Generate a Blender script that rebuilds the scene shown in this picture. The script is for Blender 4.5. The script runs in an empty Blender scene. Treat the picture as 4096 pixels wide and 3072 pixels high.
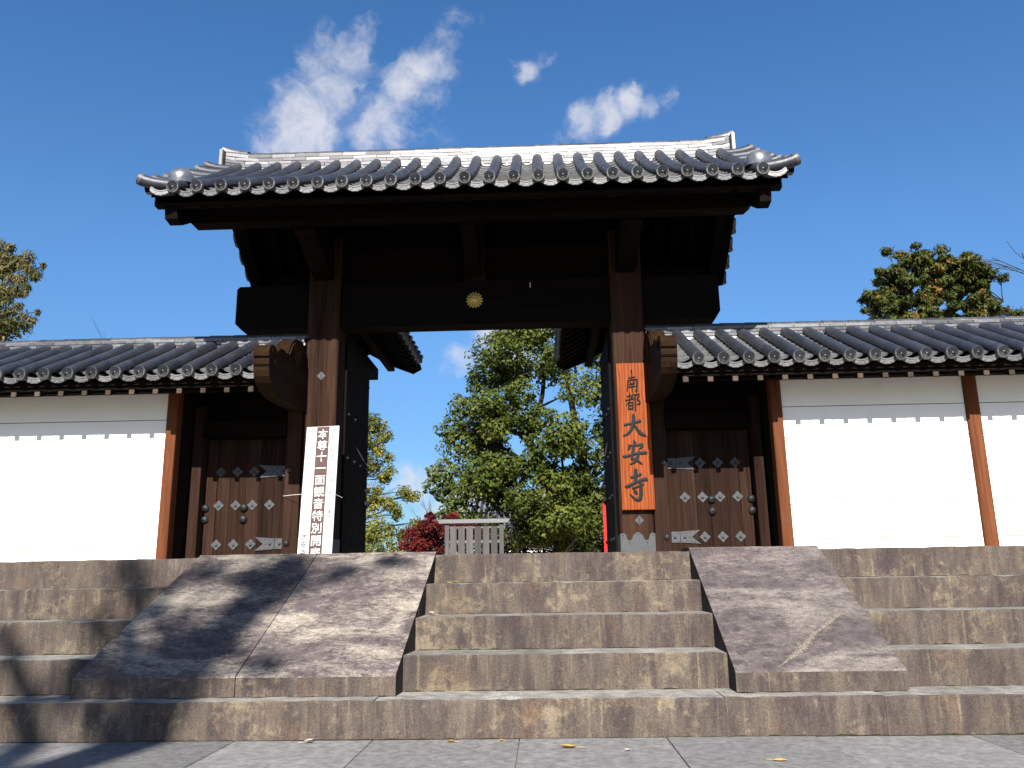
import bpy, bmesh, math, random
import numpy as np
from mathutils import Matrix, Vector, Euler
R = math.radians
random.seed(7); rng = np.random.default_rng(7)
SC = bpy.context.scene
COL = SC.collection

# ------------------------------------------------------------------ camera
def make_camera(loc, yaw, pitch, roll, lens):
    y, p, r = R(yaw), R(pitch), R(roll)
    fwd = Vector((-math.sin(y)*math.cos(p), math.cos(y)*math.cos(p), math.sin(p)))
    rt0 = Vector((math.cos(y), math.sin(y), 0)); up0 = rt0.cross(fwd)
    rt = rt0*math.cos(r) - up0*math.sin(r); up = up0*math.cos(r) + rt0*math.sin(r)
    m = Matrix(((rt.x, up.x, -fwd.x, loc[0]), (rt.y, up.y, -fwd.y, loc[1]), (rt.z, up.z, -fwd.z, loc[2]), (0, 0, 0, 1)))
    cam = bpy.data.cameras.new('camera'); cam.lens = lens; cam.sensor_width = 36; cam.sensor_fit = 'HORIZONTAL'
    cam.clip_start = 0.05; cam.clip_end = 3000
    o = bpy.data.objects.new('camera', cam); o.matrix_world = m; COL.objects.link(o); SC.camera = o
make_camera((.9, -7.07, 1.256), 1.94, 13.1, .85, 29.12)

# ------------------------------------------------------------------ light, sky, exposure
SUN_EL, SUN_AZ = 35.5, 0.0           # the sun stands behind the camera, light travels along +Y
sun = bpy.data.lights.new('sun', 'SUN'); sun.energy = 5.0; sun.angle = R(.53); sun.color = (1, .95, .87)
so = bpy.data.objects.new('sun', sun); so.rotation_euler = (R(90-SUN_EL), 0, R(-SUN_AZ)); so.location = (0, -20, 20); COL.objects.link(so)
SC.view_settings.view_transform = 'Standard'; SC.view_settings.look = 'None'
SC.view_settings.exposure = 1.25; SC.view_settings.gamma = 1; SC.view_settings.use_curve_mapping = False
SC.render.engine = 'CYCLES'
SC.cycles.max_bounces = 6; SC.cycles.transparent_max_bounces = 6

CLOUDS = [(-0.178,0.786,0.592,0.0140,0.75),(-0.192,0.791,0.581,0.0191,0.80),(-0.211,0.798,0.564,0.0262,0.95),(-0.229,0.811,0.539,0.0314,1.00),(-0.254,0.823,0.507,0.0355,1.00),(-0.276,0.832,0.481,0.0334,1.00),(-0.286,0.814,0.506,0.0119,0.60),(-0.242,0.840,0.485,0.0319,1.00),(-0.057,0.796,0.603,0.0133,0.40),(-0.083,0.795,0.600,0.0163,0.60),(-0.099,0.807,0.583,0.0185,0.70),(-0.119,0.821,0.558,0.0280,0.95),(-0.146,0.830,0.539,0.0281,1.00),(-0.169,0.843,0.510,0.0293,1.00),(-0.192,0.850,0.491,0.0293,0.90),(-0.114,0.840,0.530,0.0242,0.80),(-0.133,0.847,0.514,0.0232,0.70),(-0.207,0.817,0.539,0.0204,0.60),(-0.304,0.821,0.482,0.0198,0.45),(-0.103,0.864,0.493,0.0213,0.30),(-0.004,0.830,0.558,0.0141,0.75),(0.014,0.825,0.565,0.0114,0.60),(0.028,0.869,0.494,0.0160,0.70),(0.055,0.860,0.508,0.0190,0.95),(0.083,0.854,0.513,0.0189,0.95),(0.107,0.847,0.520,0.0156,0.95),(0.115,0.840,0.530,0.0103,0.80),(0.133,0.847,0.515,0.0144,0.70),(0.153,0.842,0.518,0.0133,0.60),(-0.347,0.880,0.325,0.0090,0.35),(-0.035,0.960,0.278,0.0391,1.20),(-0.080,0.963,0.257,0.0246,1.0),(-0.105,0.964,0.246,0.0167,0.45),(-0.159,0.981,0.110,0.0329,0.60),(-0.127,0.986,0.112,0.0221,0.45),(-0.176,0.982,0.074,0.0195,0.40),(-0.133,0.989,0.061,0.0241,1.10),(-0.103,0.992,0.079,0.0220,1.10),(-0.067,0.994,0.087,0.0277,1.00),(-0.089,0.994,0.063,0.0275,1.00),(-0.197,0.975,0.107,0.0217,0.50)]
def N(nt, typ, ins=None, **kw):
    n = nt.nodes.new(typ)
    for k, v in kw.items(): setattr(n, k, v)
    for k, v in (ins or {}).items():
        s = n.inputs[k]
        if hasattr(v, 'is_output'): nt.links.new(v, s)
        else: s.default_value = v
    return n
def ramp(nt, fac, stops, interp='LINEAR'):
    n = nt.nodes.new('ShaderNodeValToRGB'); n.color_ramp.interpolation = interp
    e = n.color_ramp.elements
    while len(e) < len(stops): e.new(.5)
    for el, (p, c) in zip(e, stops):
        el.position = p; el.color = (c, c, c, 1) if isinstance(c, (int, float)) else (*c, 1)
    nt.links.new(fac, n.inputs[0]); return n
def build_world():
    w = bpy.data.worlds.new('World'); SC.world = w; w.use_nodes = True
    nt = w.node_tree; nt.nodes.clear()
    sky = N(nt, 'ShaderNodeTexSky', sky_type='NISHITA'); sky.sun_disc = False
    sky.sun_elevation = R(SUN_EL); sky.sun_rotation = R(180+SUN_AZ); sky.altitude = 60; sky.air_density = 1.0; sky.dust_density = .7; sky.ozone_density = 2.2
    hsv = N(nt, 'ShaderNodeHueSaturation', {'Hue': .504, 'Saturation': 1.28, 'Value': 1.0, 'Color': sky.outputs[0]})
    tc = N(nt, 'ShaderNodeTexCoord')
    d = N(nt, 'ShaderNodeVectorMath', {0: tc.outputs['Generated']}, operation='NORMALIZE').outputs[0]
    el = N(nt, 'ShaderNodeSeparateXYZ', {0: d}).outputs['Z']      # the air near the horizon a little deeper blue than the model's
    low = N(nt, 'ShaderNodeMapRange', {'Value': el, 'From Min': 0.0, 'From Max': .40, 'To Min': 1.0, 'To Max': 0.0}, interpolation_type='SMOOTHSTEP').outputs[0]
    skyc = N(nt, 'ShaderNodeMix', {'Factor': low, 6: hsv.outputs[0], 7: (.36, .50, .66, 1)}, data_type='RGBA', blend_type='MULTIPLY').outputs[2]
    warp = N(nt, 'ShaderNodeTexNoise', {'Vector': d, 'Scale': 19.0, 'Detail': 6.0, 'Roughness': .60, 'Distortion': .25})
    wv = N(nt, 'ShaderNodeVectorMath', {0: warp.outputs['Color'], 1: (.5, .5, .5)}, operation='SUBTRACT').outputs[0]
    wv = N(nt, 'ShaderNodeVectorMath', {0: wv, 'Scale': .048}, operation='SCALE').outputs[0]
    dw = N(nt, 'ShaderNodeVectorMath', {0: d, 1: wv}, operation='ADD').outputs[0]
    acc = None
    for x, y, z, r, s in CLOUDS:
        dist = N(nt, 'ShaderNodeVectorMath', {0: dw, 1: (x, y, z)}, operation='DISTANCE').outputs['Value']
        v = N(nt, 'ShaderNodeMapRange', {'Value': dist, 'From Min': 0.0, 'From Max': r*2.2, 'To Min': s, 'To Max': 0.0}, interpolation_type='SMOOTHSTEP').outputs[0]
        acc = v if acc is None else N(nt, 'ShaderNodeMath', {0: acc, 1: v, 2: .25}, operation='SMOOTH_MAX').outputs[0]
    fn = N(nt, 'ShaderNodeTexNoise', {'Vector': dw, 'Scale': 17.0, 'Detail': 8.0, 'Roughness': .61, 'Distortion': .12}).outputs['Fac']
    fn = N(nt, 'ShaderNodeMapRange', {'Value': fn, 'From Min': .25, 'From Max': .75, 'To Min': -.55, 'To Max': .55}).outputs[0]
    dens = N(nt, 'ShaderNodeMath', {0: acc, 1: fn}, operation='ADD').outputs[0]
    gate = N(nt, 'ShaderNodeMapRange', {'Value': acc, 'From Min': .2, 'From Max': .5}).outputs[0]
    dens = N(nt, 'ShaderNodeMapRange', {'Value': dens, 'From Min': .22, 'From Max': 1.25, 'To Min': 0, 'To Max': .92}, interpolation_type='SMOOTHSTEP').outputs[0]
    dens = N(nt, 'ShaderNodeMath', {0: dens, 1: gate}, operation='MULTIPLY').outputs[0]
    mix = N(nt, 'ShaderNodeMix', {'Factor': dens, 6: skyc, 7: (4.5, 4.55, 5.0, 1)}, data_type='RGBA')
    bg = N(nt, 'ShaderNodeBackground', {'Color': mix.outputs[2], 'Strength': .072})
    out = N(nt, 'ShaderNodeOutputWorld', {'Surface': bg.outputs[0]})
build_world()

# ------------------------------------------------------------------ materials
def new_mat(name):
    m = bpy.data.materials.new(name); m.use_nodes = True; nt = m.node_tree; nt.nodes.clear()
    out = nt.nodes.new('ShaderNodeOutputMaterial'); b = nt.nodes.new('ShaderNodeBsdfPrincipled'); nt.links.new(b.outputs[0], out.inputs[0])
    return m, nt, b, out
def coords(nt, scale, space='Object', rot=(0, 0, 0), jitter=37.0):
    tc = N(nt, 'ShaderNodeTexCoord')
    oi = N(nt, 'ShaderNodeObjectInfo')
    off = N(nt, 'ShaderNodeMath', {0: oi.outputs['Random'], 1: jitter}, operation='MULTIPLY').outputs[0]
    mp = N(nt, 'ShaderNodeMapping', {'Vector': tc.outputs[space], 'Scale': scale, 'Rotation': rot})
    v = N(nt, 'ShaderNodeVectorMath', {0: mp.outputs[0], 1: off}, operation='ADD')
    return v.outputs[0], oi.outputs['Random']
def mixc(nt, fac, a, b, blend='MIX'):
    n = N(nt, 'ShaderNodeMix', {'Factor': fac, 6: a if hasattr(a, 'is_output') else (*a, 1), 7: b if hasattr(b, 'is_output') else (*b, 1)}, data_type='RGBA', blend_type=blend)
    return n.outputs[2]
def wood(name, c1, c2, axis='z', rough=.8, spec=.06, worn=None, vary=.3):
    c1 = tuple(x*.46 for x in c1); c2 = tuple(x*.46 for x in c2)
    m, nt, b, out = new_mat(name)
    big, small = 26.0, 1.1
    sc = {'z': (big, big, small), 'x': (small, big, big), 'y': (big, small, big)}[axis]
    v, rnd = coords(nt, sc)
    n1 = N(nt, 'ShaderNodeTexNoise', {'Vector': v, 'Scale': 1.0, 'Detail': 6.0, 'Roughness': .65, 'Distortion': .6}).outputs['Fac']
    sc2 = tuple(s*.12 for s in sc)
    v2, _ = coords(nt, sc2)
    n2 = N(nt, 'ShaderNodeTexNoise', {'Vector': v2, 'Scale': 1.0, 'Detail': 4.0}).outputs['Fac']
    f = N(nt, 'ShaderNodeMath', {0: n1, 1: n2}, operation='ADD').outputs[0]
    r = ramp(nt, N(nt, 'ShaderNodeMapRange', {'Value': f, 'From Min': .68, 'From Max': 1.32}).outputs[0], [(0, c1), (1, c2)])
    col = r.outputs[0]
    hs = N(nt, 'ShaderNodeHueSaturation', {'Color': col, 'Value': N(nt, 'ShaderNodeMapRange', {'Value': rnd, 'To Min': 1-vary, 'To Max': 1+vary}).outputs[0]})
    nt.links.new(hs.outputs[0], b.inputs['Base Color'])
    b.inputs['Roughness'].default_value = rough; b.inputs['Specular IOR Level'].default_value = spec
    bp = N(nt, 'ShaderNodeBump', {'Height': n1, 'Strength': .35, 'Distance': .004}); nt.links.new(bp.outputs[0], b.inputs['Normal'])
    return m
W_POST = wood('dark_post_wood', (.014, .0065, .0045), (.105, .053, .034), 'z')
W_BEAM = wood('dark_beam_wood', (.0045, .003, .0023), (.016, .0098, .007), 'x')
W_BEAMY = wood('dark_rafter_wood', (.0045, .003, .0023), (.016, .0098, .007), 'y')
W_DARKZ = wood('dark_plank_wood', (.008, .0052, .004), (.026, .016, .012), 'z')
W_DOOR = wood('wicket_door_wood', (.015, .0065, .0045), (.078, .040, .027), 'z', vary=.4)
W_JAMB = wood('reddish_jamb_wood', (.085, .029, .013), (.33, .115, .05), 'z', vary=.08)
W_RAFT = wood('pale_rafter_wood', (.085, .062, .047), (.17, .13, .10), 'y')
W_CARVE = wood('weathered_carved_wood', (.013, .006, .003), (.070, .034, .015), 'y')
W_GREY = wood('silver_weathered_wood', (.16, .15, .15), (.33, .32, .32), 'z', vary=.3)
W_GREYD = wood('dark_silvered_board', (.11, .10, .10), (.23, .215, .21), 'z', vary=.35)
W_GREYX = wood('silver_weathered_cap_wood', (.22, .22, .225), (.42, .42, .43), 'x', vary=.1)

def tile_mat(name, base, rough=(.30, .46), metallic=.55, vary=.22):
    m, nt, b, out = new_mat(name)
    v, rnd = coords(nt, (1, 1, 1))
    n = N(nt, 'ShaderNodeTexNoise', {'Vector': v, 'Scale': 14.0, 'Detail': 6.0, 'Roughness': .65}).outputs['Fac']
    c = ramp(nt, n, [(.3, tuple(x*.72 for x in base)), (.72, tuple(x*1.25 for x in base))]).outputs[0]
    hs = N(nt, 'ShaderNodeHueSaturation', {'Color': c, 'Value': N(nt, 'ShaderNodeMapRange', {'Value': rnd, 'To Min': 1-vary, 'To Max': 1+vary}).outputs[0]})
    nt.links.new(hs.outputs[0], b.inputs['Base Color']); b.inputs['Metallic'].default_value = metallic
    nt.links.new(N(nt, 'ShaderNodeMapRange', {'Value': n, 'From Min': .3, 'From Max': .7, 'To Min': rough[0], 'To Max': rough[1]}).outputs[0], b.inputs['Roughness'])
    bp = N(nt, 'ShaderNodeBump', {'Height': n, 'Strength': .25, 'Distance': .004}); nt.links.new(bp.outputs[0], b.inputs['Normal'])
    return m
TILE = tile_mat('smoked_clay_tile', (.14, .14, .143), (.46, .62), .4)
TILE_R = tile_mat('smoked_round_tile', (.028, .031, .041), (.40, .56), .22)
TILE_D = tile_mat('smoked_disc_tile', (.066, .067, .068), (.42, .58), .25)
RIDGE = tile_mat('smoked_ridge_tile', (.105, .105, .110), (.42, .58), .75, .35)
DOME = tile_mat('burnished_cap', (.24, .24, .25), (.24, .36), .7, .05)
MENDO = tile_mat('ridge_infill', (.30, .30, .31), (.35, .5), .5, .1)
IRON = tile_mat('blackened_iron', (.028, .029, .031), (.42, .62), .6, .15)
IRONP = tile_mat('grey_iron_plate', (.046, .048, .053), (.6, .75), .15, .12)

def stone(name, base, dark, tan, rust=None, streak=True, tan_amt=.5, rough=.85, bump=.5, scale=1.0, lichen=False, vary=1.0):
    base, dark, tan = (tuple(x*.60 for x in c) for c in (base, dark, tan)); rust = rust and tuple(x*.60 for x in rust)
    m, nt, b, out = new_mat(name)
    v, rnd = coords(nt, (scale, scale, scale), jitter=0.0)
    vs, _ = coords(nt, (7*scale, 7*scale, 1.6*scale if streak else 7*scale), jitter=0.0)
    big = N(nt, 'ShaderNodeTexNoise', {'Vector': v, 'Scale': 1.7, 'Detail': 6.0, 'Roughness': .62}).outputs['Fac']
    st = N(nt, 'ShaderNodeTexNoise', {'Vector': vs, 'Scale': 1.0, 'Detail': 7.0, 'Roughness': .68}).outputs['Fac']
    fine = N(nt, 'ShaderNodeTexNoise', {'Vector': v, 'Scale': 60.0, 'Detail': 4.0, 'Roughness': .7}).outputs['Fac']
    med = N(nt, 'ShaderNodeTexNoise', {'Vector': v, 'Scale': 9.0, 'Detail': 8.0, 'Roughness': .72, 'Distortion': .4}).outputs['Fac']
    c = mixc(nt, ramp(nt, st, [(.38, 0), (.62, 1)]).outputs[0], dark, base)
    k = N(nt, 'ShaderNodeMath', {0: big, 1: med}, operation='ADD').outputs[0]
    k = N(nt, 'ShaderNodeMapRange', {'Value': k, 'From Min': 1.0, 'From Max': 1.28, 'To Max': 1.0}, interpolation_type='SMOOTHSTEP').outputs[0]
    if lichen:      # crusty patches broken into fine flecks, drawn out across the slab
        vl, _ = coords(nt, (scale*.55, scale*1.25, scale*1.25), jitter=0.0)
        l1 = N(nt, 'ShaderNodeTexNoise', {'Vector': vl, 'Scale': 1.5, 'Detail': 5.0, 'Roughness': .6, 'Distortion': .5}).outputs['Fac']
        l2 = N(nt, 'ShaderNodeTexNoise', {'Vector': vl, 'Scale': 17.0, 'Detail': 8.0, 'Roughness': .78, 'Distortion': .8}).outputs['Fac']
        k = N(nt, 'ShaderNodeMath', {0: N(nt, 'ShaderNodeMath', {0: l1, 1: 1.15}, operation='MULTIPLY').outputs[0], 1: l2}, operation='ADD').outputs[0]
        k = N(nt, 'ShaderNodeMapRange', {'Value': k, 'From Min': 1.01, 'From Max': 1.33, 'To Max': 1.0}).outputs[0]
    k = N(nt, 'ShaderNodeMath', {0: k, 1: tan_amt}, operation='MULTIPLY').outputs[0]
    c = mixc(nt, k, c, tan)
    if streak:
        vd, _ = coords(nt, (22*scale, 22*scale, 1.1*scale), jitter=0.0)
        dr = N(nt, 'ShaderNodeTexNoise', {'Vector': vd, 'Scale': 1.0, 'Detail': 5.0, 'Roughness': .6}).outputs['Fac']
        c = mixc(nt, ramp(nt, dr, [(.50, 0), (.70, .55)]).outputs[0], c, dark)
        c = mixc(nt, ramp(nt, dr, [(.28, .45), (.40, 0)]).outputs[0], c, tan)
    if rust:
        vr, _ = coords(nt, (1.3*scale, 1.3*scale, .9*scale), jitter=0.0)
        rr = N(nt, 'ShaderNodeTexNoise', {'Vector': vr, 'Scale': 1.6, 'Detail': 7.0, 'Roughness': .68}).outputs['Fac']
        c = mixc(nt, ramp(nt, rr, [(.55, 0), (.74, .55)]).outputs[0], c, rust)
    f2 = N(nt, 'ShaderNodeMapRange', {'Value': fine, 'From Min': .3, 'From Max': .7, 'To Min': .6, 'To Max': 1.4}).outputs[0]
    rv = N(nt, 'ShaderNodeMapRange', {'Value': rnd, 'To Min': 1-.22*vary, 'To Max': 1+.18*vary}).outputs[0]
    hs = N(nt, 'ShaderNodeHueSaturation', {'Color': c, 'Value': N(nt, 'ShaderNodeMath', {0: f2, 1: rv}, operation='MULTIPLY').outputs[0]})
    nt.links.new(hs.outputs[0], b.inputs['Base Color'])
    b.inputs['Roughness'].default_value = rough; b.inputs['Specular IOR Level'].default_value = .25
    h = N(nt, 'ShaderNodeMath', {0: fine, 1: med}, operation='ADD').outputs[0]
    bp = N(nt, 'ShaderNodeBump', {'Height': h, 'Strength': bump, 'Distance': .008}); nt.links.new(bp.outputs[0], b.inputs['Normal'])
    return m
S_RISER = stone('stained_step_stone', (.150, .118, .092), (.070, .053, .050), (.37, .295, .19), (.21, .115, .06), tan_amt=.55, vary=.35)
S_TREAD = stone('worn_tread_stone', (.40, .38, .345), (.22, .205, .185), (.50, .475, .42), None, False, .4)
S_CHEEK = stone('lichen_mottled_slab', (.140, .112, .108), (.066, .052, .055), (.47, .41, .33), None, False, .92, scale=1.5, lichen=True)
S_CHEEK_DARK = stone('dark_mottled_slab', (.135, .108, .106), (.070, .055, .059), (.46, .41, .345), None, False, .5, scale=1.3, lichen=True)
S_PAVE = stone('grey_paving_granite', (.32, .313, .307), (.19, .184, .178), (.42, .41, .395), None, False, .6, scale=1.8)
S_GRIME_SHADE = stone('grimy_shaded_side_stone', (.030, .026, .022), (.014, .012, .012), (.06, .052, .038), None, True, .3)  # grime on the cheek sides, with their deep shade put into the colour
S_GRAVEL = stone('pale_gravel', (.30, .27, .23), (.2, .18, .15), (.4, .37, .32), None, False, .4)

def plain(name, col, rough=.7, spec=.3, metallic=0, noise=.12, nscale=6.0):
    m, nt, b, out = new_mat(name)
    v, rnd = coords(nt, (1, 1, 1))
    n = N(nt, 'ShaderNodeTexNoise', {'Vector': v, 'Scale': nscale, 'Detail': 6.0, 'Roughness': .65}).outputs['Fac']
    c = ramp(nt, n, [(.3, tuple(x*(1-noise) for x in col)), (.7, tuple(min(.9, x*(1+noise)) for x in col))]).outputs[0]
    nt.links.new(c, b.inputs['Base Color']); b.inputs['Roughness'].default_value = rough; b.inputs['Specular IOR Level'].default_value = spec; b.inputs['Metallic'].default_value = metallic
    return m
PLASTER = plain('white_plaster', (.80, .78, .74), .85, .2, 0, .035, 3.0)
JOINT = plain('dusty_joint', (.26, .25, .24), .9, .1, 0, .2)
SIGNWHITE = plain('white_sign_paint', (.46, .46, .46), .6, .2, 0, .01)
SIGNRED = plain('russet_sign_stripe', (.042, .0145, .0115), .6, .3, 0, .06)
INK = plain('faded_grey_ink', (.07, .07, .09), .6, .2, 0, .1)
LACQUER = plain('black_lacquer_relief', (.012, .012, .013), .6, .12, 0, .2)
GOLD = plain('gilt_metal', (.62, .48, .17), .5, .5, .55, .12, 20)
HOLE = plain('dark_slot', (.01, .01, .01), .9, .1)
RED = plain('red_cloth', (.40, .02, .02), .8, .2)
ROPE = plain('white_wire', (.7, .68, .62), .6, .3)
DIRT = plain('packed_earth', (.22, .18, .13), .9, .1, 0, .3, 2.0)
YLEAF = plain('yellow_leaf', (.42, .28, .06), .6, .3, 0, .2, 30)
BLEAF = plain('pale_dry_leaf', (.36, .31, .25), .6, .3, 0, .2, 30)

def plate_wood():
    m, nt, b, out = new_mat('orange_keyaki_wood')
    v, _ = coords(nt, (3.2, 3.2, .55))
    w = N(nt, 'ShaderNodeTexWave', {'Vector': v, 'Scale': 2.2, 'Distortion': 7.5, 'Detail': 3.0, 'Detail Scale': 1.1, 'Detail Roughness': .6}, bands_direction='X').outputs['Fac']
    v2, _ = coords(nt, (60, 60, 2))
    n = N(nt, 'ShaderNodeTexNoise', {'Vector': v2, 'Scale': 1.0, 'Detail': 5.0}).outputs['Fac']
    v3, _ = coords(nt, (2.5, 2.5, 1))
    n3 = N(nt, 'ShaderNodeTexNoise', {'Vector': v3, 'Scale': 1.3, 'Detail': 3.0}).outputs['Fac']
    c = ramp(nt, w, [(0, (.145, .027, .006)), (.45, (.195, .043, .009)), (1, (.245, .064, .013))]).outputs[0]
    c = mixc(nt, ramp(nt, n, [(.35, .45), (.6, 0)]).outputs[0], c, (.11, .022, .006))
    c = mixc(nt, ramp(nt, n3, [(.45, 0), (.7, .5)]).outputs[0], c, (.21, .044, .012))
    nt.links.new(c, b.inputs['Base Color']); b.inputs['Roughness'].default_value = .6; b.inputs['Specular IOR Level'].default_value = .1
    return m
W_PLATE = plate_wood()
IRON_D = plain('dull_stud_iron', (.014, .014, .015), .8, .1)

def leaf_mat(name, stops, transl=.3):
    m, nt, b, out = new_mat(name)
    a = N(nt, 'ShaderNodeAttribute', attribute_name='tint')
    c = ramp(nt, a.outputs['Fac'], [(p, tuple(x*.74 for x in q)) for p, q in stops]).outputs[0]
    nt.links.new(c, b.inputs['Base Color']); b.inputs['Roughness'].default_value = .55; b.inputs['Specular IOR Level'].default_value = .15
    t = N(nt, 'ShaderNodeBsdfTranslucent', {'Color': c})
    mx = N(nt, 'ShaderNodeMixShader', {0: transl, 1: b.outputs[0], 2: t.outputs[0]}); nt.links.new(mx.outputs[0], out.inputs[0])
    return m
L_CAMPHOR = leaf_mat('camphor_leaf', [(0, (.030, .050, .008)), (.5, (.085, .115, .018)), (.9, (.16, .185, .035)), (1, (.21, .19, .04))])
L_YELLOW = leaf_mat('yellowing_leaf', [(0, (.05, .072, .012)), (.5, (.16, .17, .03)), (1, (.40, .34, .05))], .35)
L_MAPLE = leaf_mat('red_maple_leaf', [(0, (.05, .008, .009)), (.6, (.13, .012, .014)), (1, (.25, .04, .022))], .35)
L_CONIFER = leaf_mat('cypress_leaf', [(0, (.020, .034, .008)), (.5, (.07, .085, .018)), (.84, (.12, .13, .026)), (.90, (.26, .10, .03)), (1, (.36, .14, .04))], .2)
L_BAMBOO = leaf_mat('bamboo_leaf', [(0, (.06, .07, .02)), (.6, (.17, .16, .06)), (1, (.34, .27, .13))], .35)
L_OCHRE = leaf_mat('ochre_evergreen_leaf', [(0, (.02, .03, .008)), (.5, (.07, .075, .015)), (1, (.26, .16, .03))], .25)
BARK = wood('grey_brown_bark', (.035, .028, .022), (.13, .105, .08), 'z')

# ------------------------------------------------------------------ mesh and object helpers
WORLD = {}
def mesh_from(name, verts, faces, mats, idx=None, smooth=False):
    me = bpy.data.meshes.new(name); me.from_pydata([tuple(v) for v in verts], [], faces); me.validate(); me.update()
    for m in (mats if isinstance(mats, (list, tuple)) else [mats]): me.materials.append(m)
    if idx:
        for p, i in zip(me.polygons, idx): p.material_index = i
    if smooth:
        for p in me.polygons: p.use_smooth = True
    return me
def put(name, me, parent=None, M=None):
    o = bpy.data.objects.new(name, me); COL.objects.link(o)
    M = M or Matrix.Identity(4)
    if parent is not None:
        o.parent = parent; o.matrix_parent_inverse = WORLD[parent].inverted()
    o.matrix_basis = M; WORLD[o] = M.copy() if parent is None else M.copy()
    return o
def tag(o, label=None, cat=None, group=None, kind=None):
    for k, v in (('label', label), ('category', cat), ('group', group), ('kind', kind)):
        if v: o[k] = v
    return o
def thing(name, label, cat, loc=(0, 0, 0), group=None):
    o = bpy.data.objects.new(name, None); o.empty_display_size = .2; COL.objects.link(o)
    o.location = loc; WORLD[o] = Matrix.Translation(loc); return tag(o, label, cat, group)
def T(x, y, z): return Matrix.Translation((x, y, z))
def RX(a): return Matrix.Rotation(a, 4, 'X')
def RY(a): return Matrix.Rotation(a, 4, 'Y')
def RZ(a): return Matrix.Rotation(a, 4, 'Z')
class MB:
    def __init__(s): s.v = []; s.f = []; s.i = []
    def add(s, verts, faces, mi=0, M=None):
        o = len(s.v)
        s.v += [tuple(M @ Vector(q)) if M else tuple(q) for q in verts]
        s.f += [tuple(o+k for k in f) for f in faces]; s.i += [mi]*len(faces); return s
    def box(s, x0, x1, y0, y1, z0, z1, mi=0, M=None):
        v = [(x0, y0, z0), (x1, y0, z0), (x1, y1, z0), (x0, y1, z0), (x0, y0, z1), (x1, y0, z1), (x1, y1, z1), (x0, y1, z1)]
        return s.add(v, [(0, 3, 2, 1), (4, 5, 6, 7), (0, 1, 5, 4), (1, 2, 6, 5), (2, 3, 7, 6), (3, 0, 4, 7)], mi, M)
    def bbox(s, x0, x1, y0, y1, z0, z1, c=.01, mi=0, M=None):     # box with chamfered edges
        bm = bmesh.new(); bmesh.ops.create_cube(bm, size=1)
        for q in bm.verts: q.co = Vector(((x0+x1)/2+q.co.x*(x1-x0), (y0+y1)/2+q.co.y*(y1-y0), (z0+z1)/2+q.co.z*(z1-z0)))
        bmesh.ops.bevel(bm, geom=list(bm.edges), offset=c, segments=1, affect='EDGES')
        bm.verts.index_update()
        s.add([q.co.copy() for q in bm.verts], [tuple(q.index for q in f.verts) for f in bm.faces], mi, M); bm.free(); return s
    def prism(s, poly, axis, a, b, mi=0, M=None):                 # polygon extruded along an axis; poly holds the other two coordinates in order
        n = len(poly)
        def mk(p, t):
            return {'x': (t, p[0], p[1]), 'y': (p[0], t, p[1]), 'z': (p[0], p[1], t)}[axis]
        v = [mk(p, a) for p in poly] + [mk(p, b) for p in poly]
        area = sum(poly[k][0]*poly[(k+1) % n][1]-poly[(k+1) % n][0]*poly[k][1] for k in range(n))
        f = [tuple(range(n)), tuple(range(2*n-1, n-1, -1))] + [(k, k+n, (k+1) % n+n, (k+1) % n) for k in range(n)]
        flip = (area > 0) != (axis == 'y')
        if flip: f = [tuple(reversed(q)) for q in f]
        return s.add(v, f, mi, M)
    def tube(s, pts, rad, n=6, mi=0, cap=True):
        pts = [Vector(p) for p in pts]; rings = []
        for k, p in enumerate(pts):
            d = (pts[min(k+1, len(pts)-1)] - pts[max(k-1, 0)]).normalized()
            u = d.orthogonal().normalized() if k == 0 else (u - d*u.dot(d)).normalized()
            w = d.cross(u); r = rad[k] if hasattr(rad, '__len__') else rad
            rings.append([p + (u*math.cos(2*math.pi*j/n) + w*math.sin(2*math.pi*j/n))*r for j in range(n)])
        v = [q for r in rings for q in r]
        f = [(k*n+j, k*n+(j+1) % n, (k+1)*n+(j+1) % n, (k+1)*n+j) for k in range(len(pts)-1) for j in range(n)]
        if cap: f += [tuple(range(n-1, -1, -1)), tuple((len(pts)-1)*n+j for j in range(n))]
        return s.add(v, f, mi)
    def lathe(s, prof, n=16, mi=0, M=None):                       # (radius, height) profile turned about local Z
        v = []; f = []
        for r, z in prof: v += [(r*math.cos(2*math.pi*j/n), r*math.sin(2*math.pi*j/n), z) for j in range(n)]
        for k in range(len(prof)-1): f += [(k*n+j, k*n+(j+1) % n, (k+1)*n+(j+1) % n, (k+1)*n+j) for j in range(n)]
        f += [tuple((len(prof)-1)*n+j for j in range(n))]
        return s.add(v, f, mi, M)
    def mesh(s, name, mats, smooth=False): return mesh_from(name, s.v, s.f, mats, s.i, smooth)
    def put(s, name, mats, parent=None, smooth=False): return put(name, s.mesh(name, mats, smooth), parent)
def spline(pts, n=5):
    out = []; P = [pts[0]]+list(pts)+[pts[-1]]
    for i in range(1, len(P)-2):
        for k in range(n):
            t = k/n; p0, p1, p2, p3 = P[i-1:i+3]
            out.append(tuple(.5*((2*b)+(-a+c)*t+(2*a-5*b+4*c-d)*t*t+(-a+3*b-3*c+d)*t**3) for a, b, c, d in zip(p0, p1, p2, p3)))
    return out+[pts[-1]]
def autosmooth(me, deg=35):
    for p in me.polygons: p.use_smooth = True
    bm = bmesh.new(); bm.from_mesh(me)
    for e in bm.edges:
        if len(e.link_faces) == 2 and e.calc_face_angle(0) > R(deg): e.smooth = False
    bm.to_mesh(me); bm.free(); return me

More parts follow.
